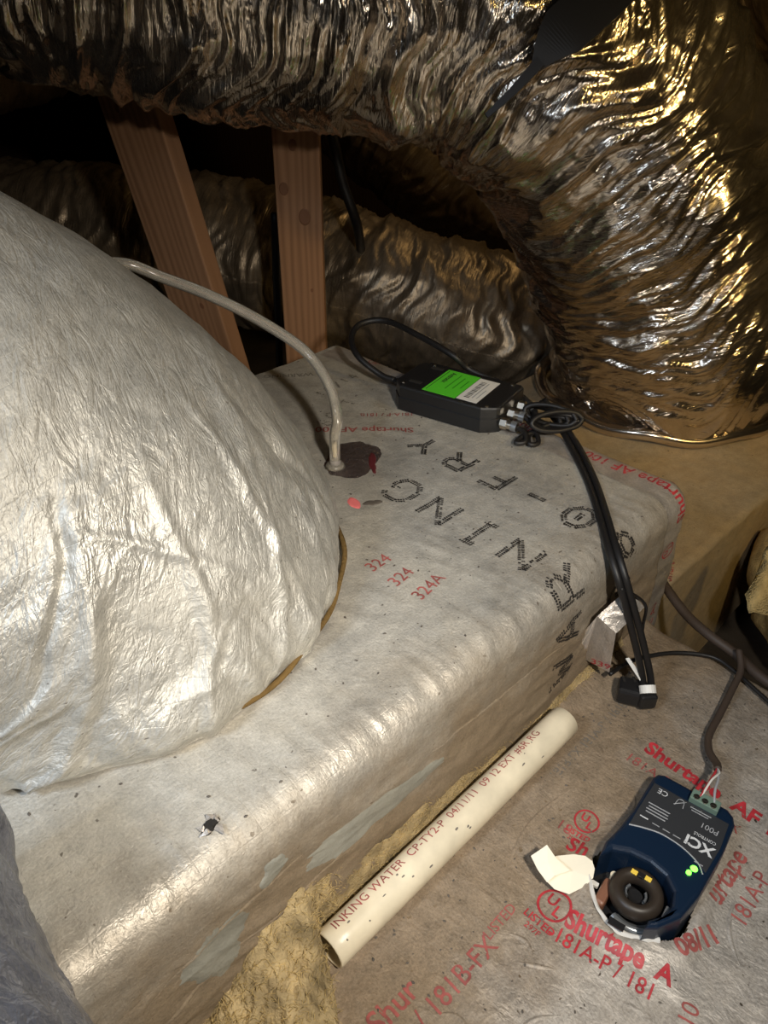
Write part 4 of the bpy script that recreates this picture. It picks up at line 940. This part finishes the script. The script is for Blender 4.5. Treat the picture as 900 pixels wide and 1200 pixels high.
# loop cord on the left of the box
tag(tube('power_cord', [L2(-HL-.017, -.008, .021), L2(-HL-.040, -.009, .024), atz(420, 418, .545), atz(412, 397, .556), atz(422, 380, .565), atz(452, 376, .57), atz(490, 393, .568), atz(530, 416, .558), L2(-.01, HW+.010, .034), L2(.05, HW+.012, .022), L2(.10, HW-.005, .010)], 0.0048, MT['black_matte'], n=160), 'black cord looping behind and to the left of the amplifier box', 'cord')
cb = empty('cord_bundle', 'tangled bundle of black coax loops at the right end of the amplifier box', 'cord')
random.seed(3)
for k in range(6):
    c_ = L2(.130+.005*k, .012-.004*k, .014+.004*(k % 3)); rx = .018+.003*(k % 3); ang = -0.9+.22*k
    pts_ = []
    for q in range(9):
        a_ = q/8*2*math.pi
        pts_.append(c_ + Vector((math.cos(ang), math.sin(ang), 0))*rx*1.5*math.cos(a_) + Vector((-math.sin(ang)*.45, math.cos(ang)*.45, .72))*rx*0.62*math.sin(a_) + Vector((0, 0, .004)))
    tube('cord_loop', pts_, 0.0036, MT['black_matte'], cb, n=60, k=8)
tube('coax_lead', [L2(HL+.026, -.034, .016), L2(HL+.040, -.040, .014), L2(HL+.046, -.052, .008), L2(HL+.036, -.058, .007), L2(HL+.040, -.040, .010), L2(HL+.06, -.005, .012)], 0.0034, MT['black_matte'], cb, n=60, k=8)
tube('coax_lead', [L2(HL+.026, -.010, .020), L2(HL+.044, -.020, .014), L2(HL+.060, -.040, .006), L2(HL+.052, -.050, .006), L2(HL+.044, -.030, .010), L2(HL+.06, .0, .016)], 0.0034, MT['black_matte'], cb, n=60, k=8)
bm_obj('twist_tie', boxbm(.008, .020, .010, tuple(L2(.122, -.004, .024)), .002), MT['black'], cb)
# doubled black lead dropping over the trunk edge to its plug
ld = empty('plug_lead', 'doubled black lead hanging over the trunk edge, ending in a black plug', 'cord')
path = [(636, 470, .522), (655, 494, .514), (676, 528, .508), (694, 566, .507), (707, 605, .507), (717, 640, .507), (728, 676, .490), (738, 712, .452), (748, 750, .405), (756, 785, .362), (759, 806, .338)]
for s_ in (-1, 1):
    pts_ = []
    for i, (x, y, z) in enumerate(path):
        k_ = 1.0 if i > 1 else 0.6
        pts_.append(atz(x+s_*3.6*k_*(1+i*0.03), y-s_*1.2, z+0.0015*s_))
    tube('cord', pts_, 0.0041, MT['black_matte'], ld, n=120)
tube('thin_lead', [atz(x, y, z) for x, y, z in [(728, 690, .48), (748, 700, .455), (757, 712, .44), (754, 730, .415), (752, 745, .40)]], 0.0018, MT['black_matte'], ld, n=40, k=6)
pp = atz(741, 811, ZL+0.016); pe = bm_obj('plug_body', boxbm(0.034, 0.026, 0.022, (0, 0, 0), .004), MT['black'], ld); pe.location = pp; pe.rotation_euler = (0, 0, -0.35)
pp = atz(757, 818, ZL+0.018); pe = bm_obj('plug_collar', boxbm(0.020, 0.018, 0.020, (0, 0, 0), .003), MT['black'], ld); pe.location = pp; pe.rotation_euler = (0, 0, 0.1)
for dx in (-.006, .006): 
    q = atz(737, 797, ZL+0.026); o = bm_obj('plug_slot', boxbm(.003, .008, .002), MT['hollow_shade'], ld); o.location = q+Vector((dx, 0, .001))
pp = atz(759, 808, ZL+0.032); o = bm_obj('white_band', cylbm(.0092, .009, (0, 0, 0), 18), MT['white'], ld); o.location = pp; o.rotation_euler = (-0.9, 0.1, 0.1)
V = [atz(x, y, z) for x, y, z in [(733, 772, .372), (737, 771, .374), (753, 793, .352), (750, 798, .350)]]
mesh_obj('cord_tag', [v+Vector((0, 0, t_)) for t_ in (0, .0006) for v in V], [[0, 1, 2, 3], [7, 6, 5, 4], [0, 4, 5, 1], [1, 5, 6, 2], [2, 6, 7, 3], [3, 7, 4, 0]], MT['white'], ld, smooth=False)

# ================================================================== loose flap of clear tape at the trunk corner
fl_ = empty('tape_flap', 'crumpled shiny tape flap hanging at the trunk edge beside the black lead', 'tape')
FP = [[(738, 688, .462), (755, 712, .440), (722, 742, .425), (700, 722, .440)], [(700, 722, .440), (722, 742, .425), (714, 788, .350), (684, 772, .352)], [(700, 722, .440), (684, 772, .352), (645, 803, .330), (668, 760, .370)]]
for q_, quad_ in enumerate(FP):
    c = [atz(*p) for p in quad_]; V = []; uvv = []
    for i in range(13):
        for j in range(13):
            s_, t_ = i/12, j/12; p = c[0]*(1-s_)*(1-t_)+c[1]*s_*(1-t_)+c[2]*s_*t_+c[3]*(1-s_)*t_
            e_ = 0.0035*float(ridge(s_*2.3+q_, t_*2.3, 4.0, 2))*math.sin(math.pi*s_)*math.sin(math.pi*t_)
            V.append(p+Vector((0, -e_, e_))); uvv.append((s_*.05, t_*.05))
    mesh_obj('tape_sheet', [tuple(v) for v in V], grid_faces(13, 13), MT['film'] if q_ == 2 else MT['tape'], fl_, uv=uvv)
tp = [atz(692, 775, .3555), atz(714, 783, .3535)]
V, Fc = flat_text('339', 0.016, 0.01)
xa = (tp[1]-tp[0]).normalized(); ya = (atz(703, 735, .4315)-atz(698, 778, .3545)).normalized()
nn = xa.cross(ya).normalized()
mesh_obj('tape_lettering', [tuple(tp[0]+xa*x+ya*(y+.002)-nn*(-.003)) for x, y in V], Fc, MT['red_print'], fl_, smooth=False)
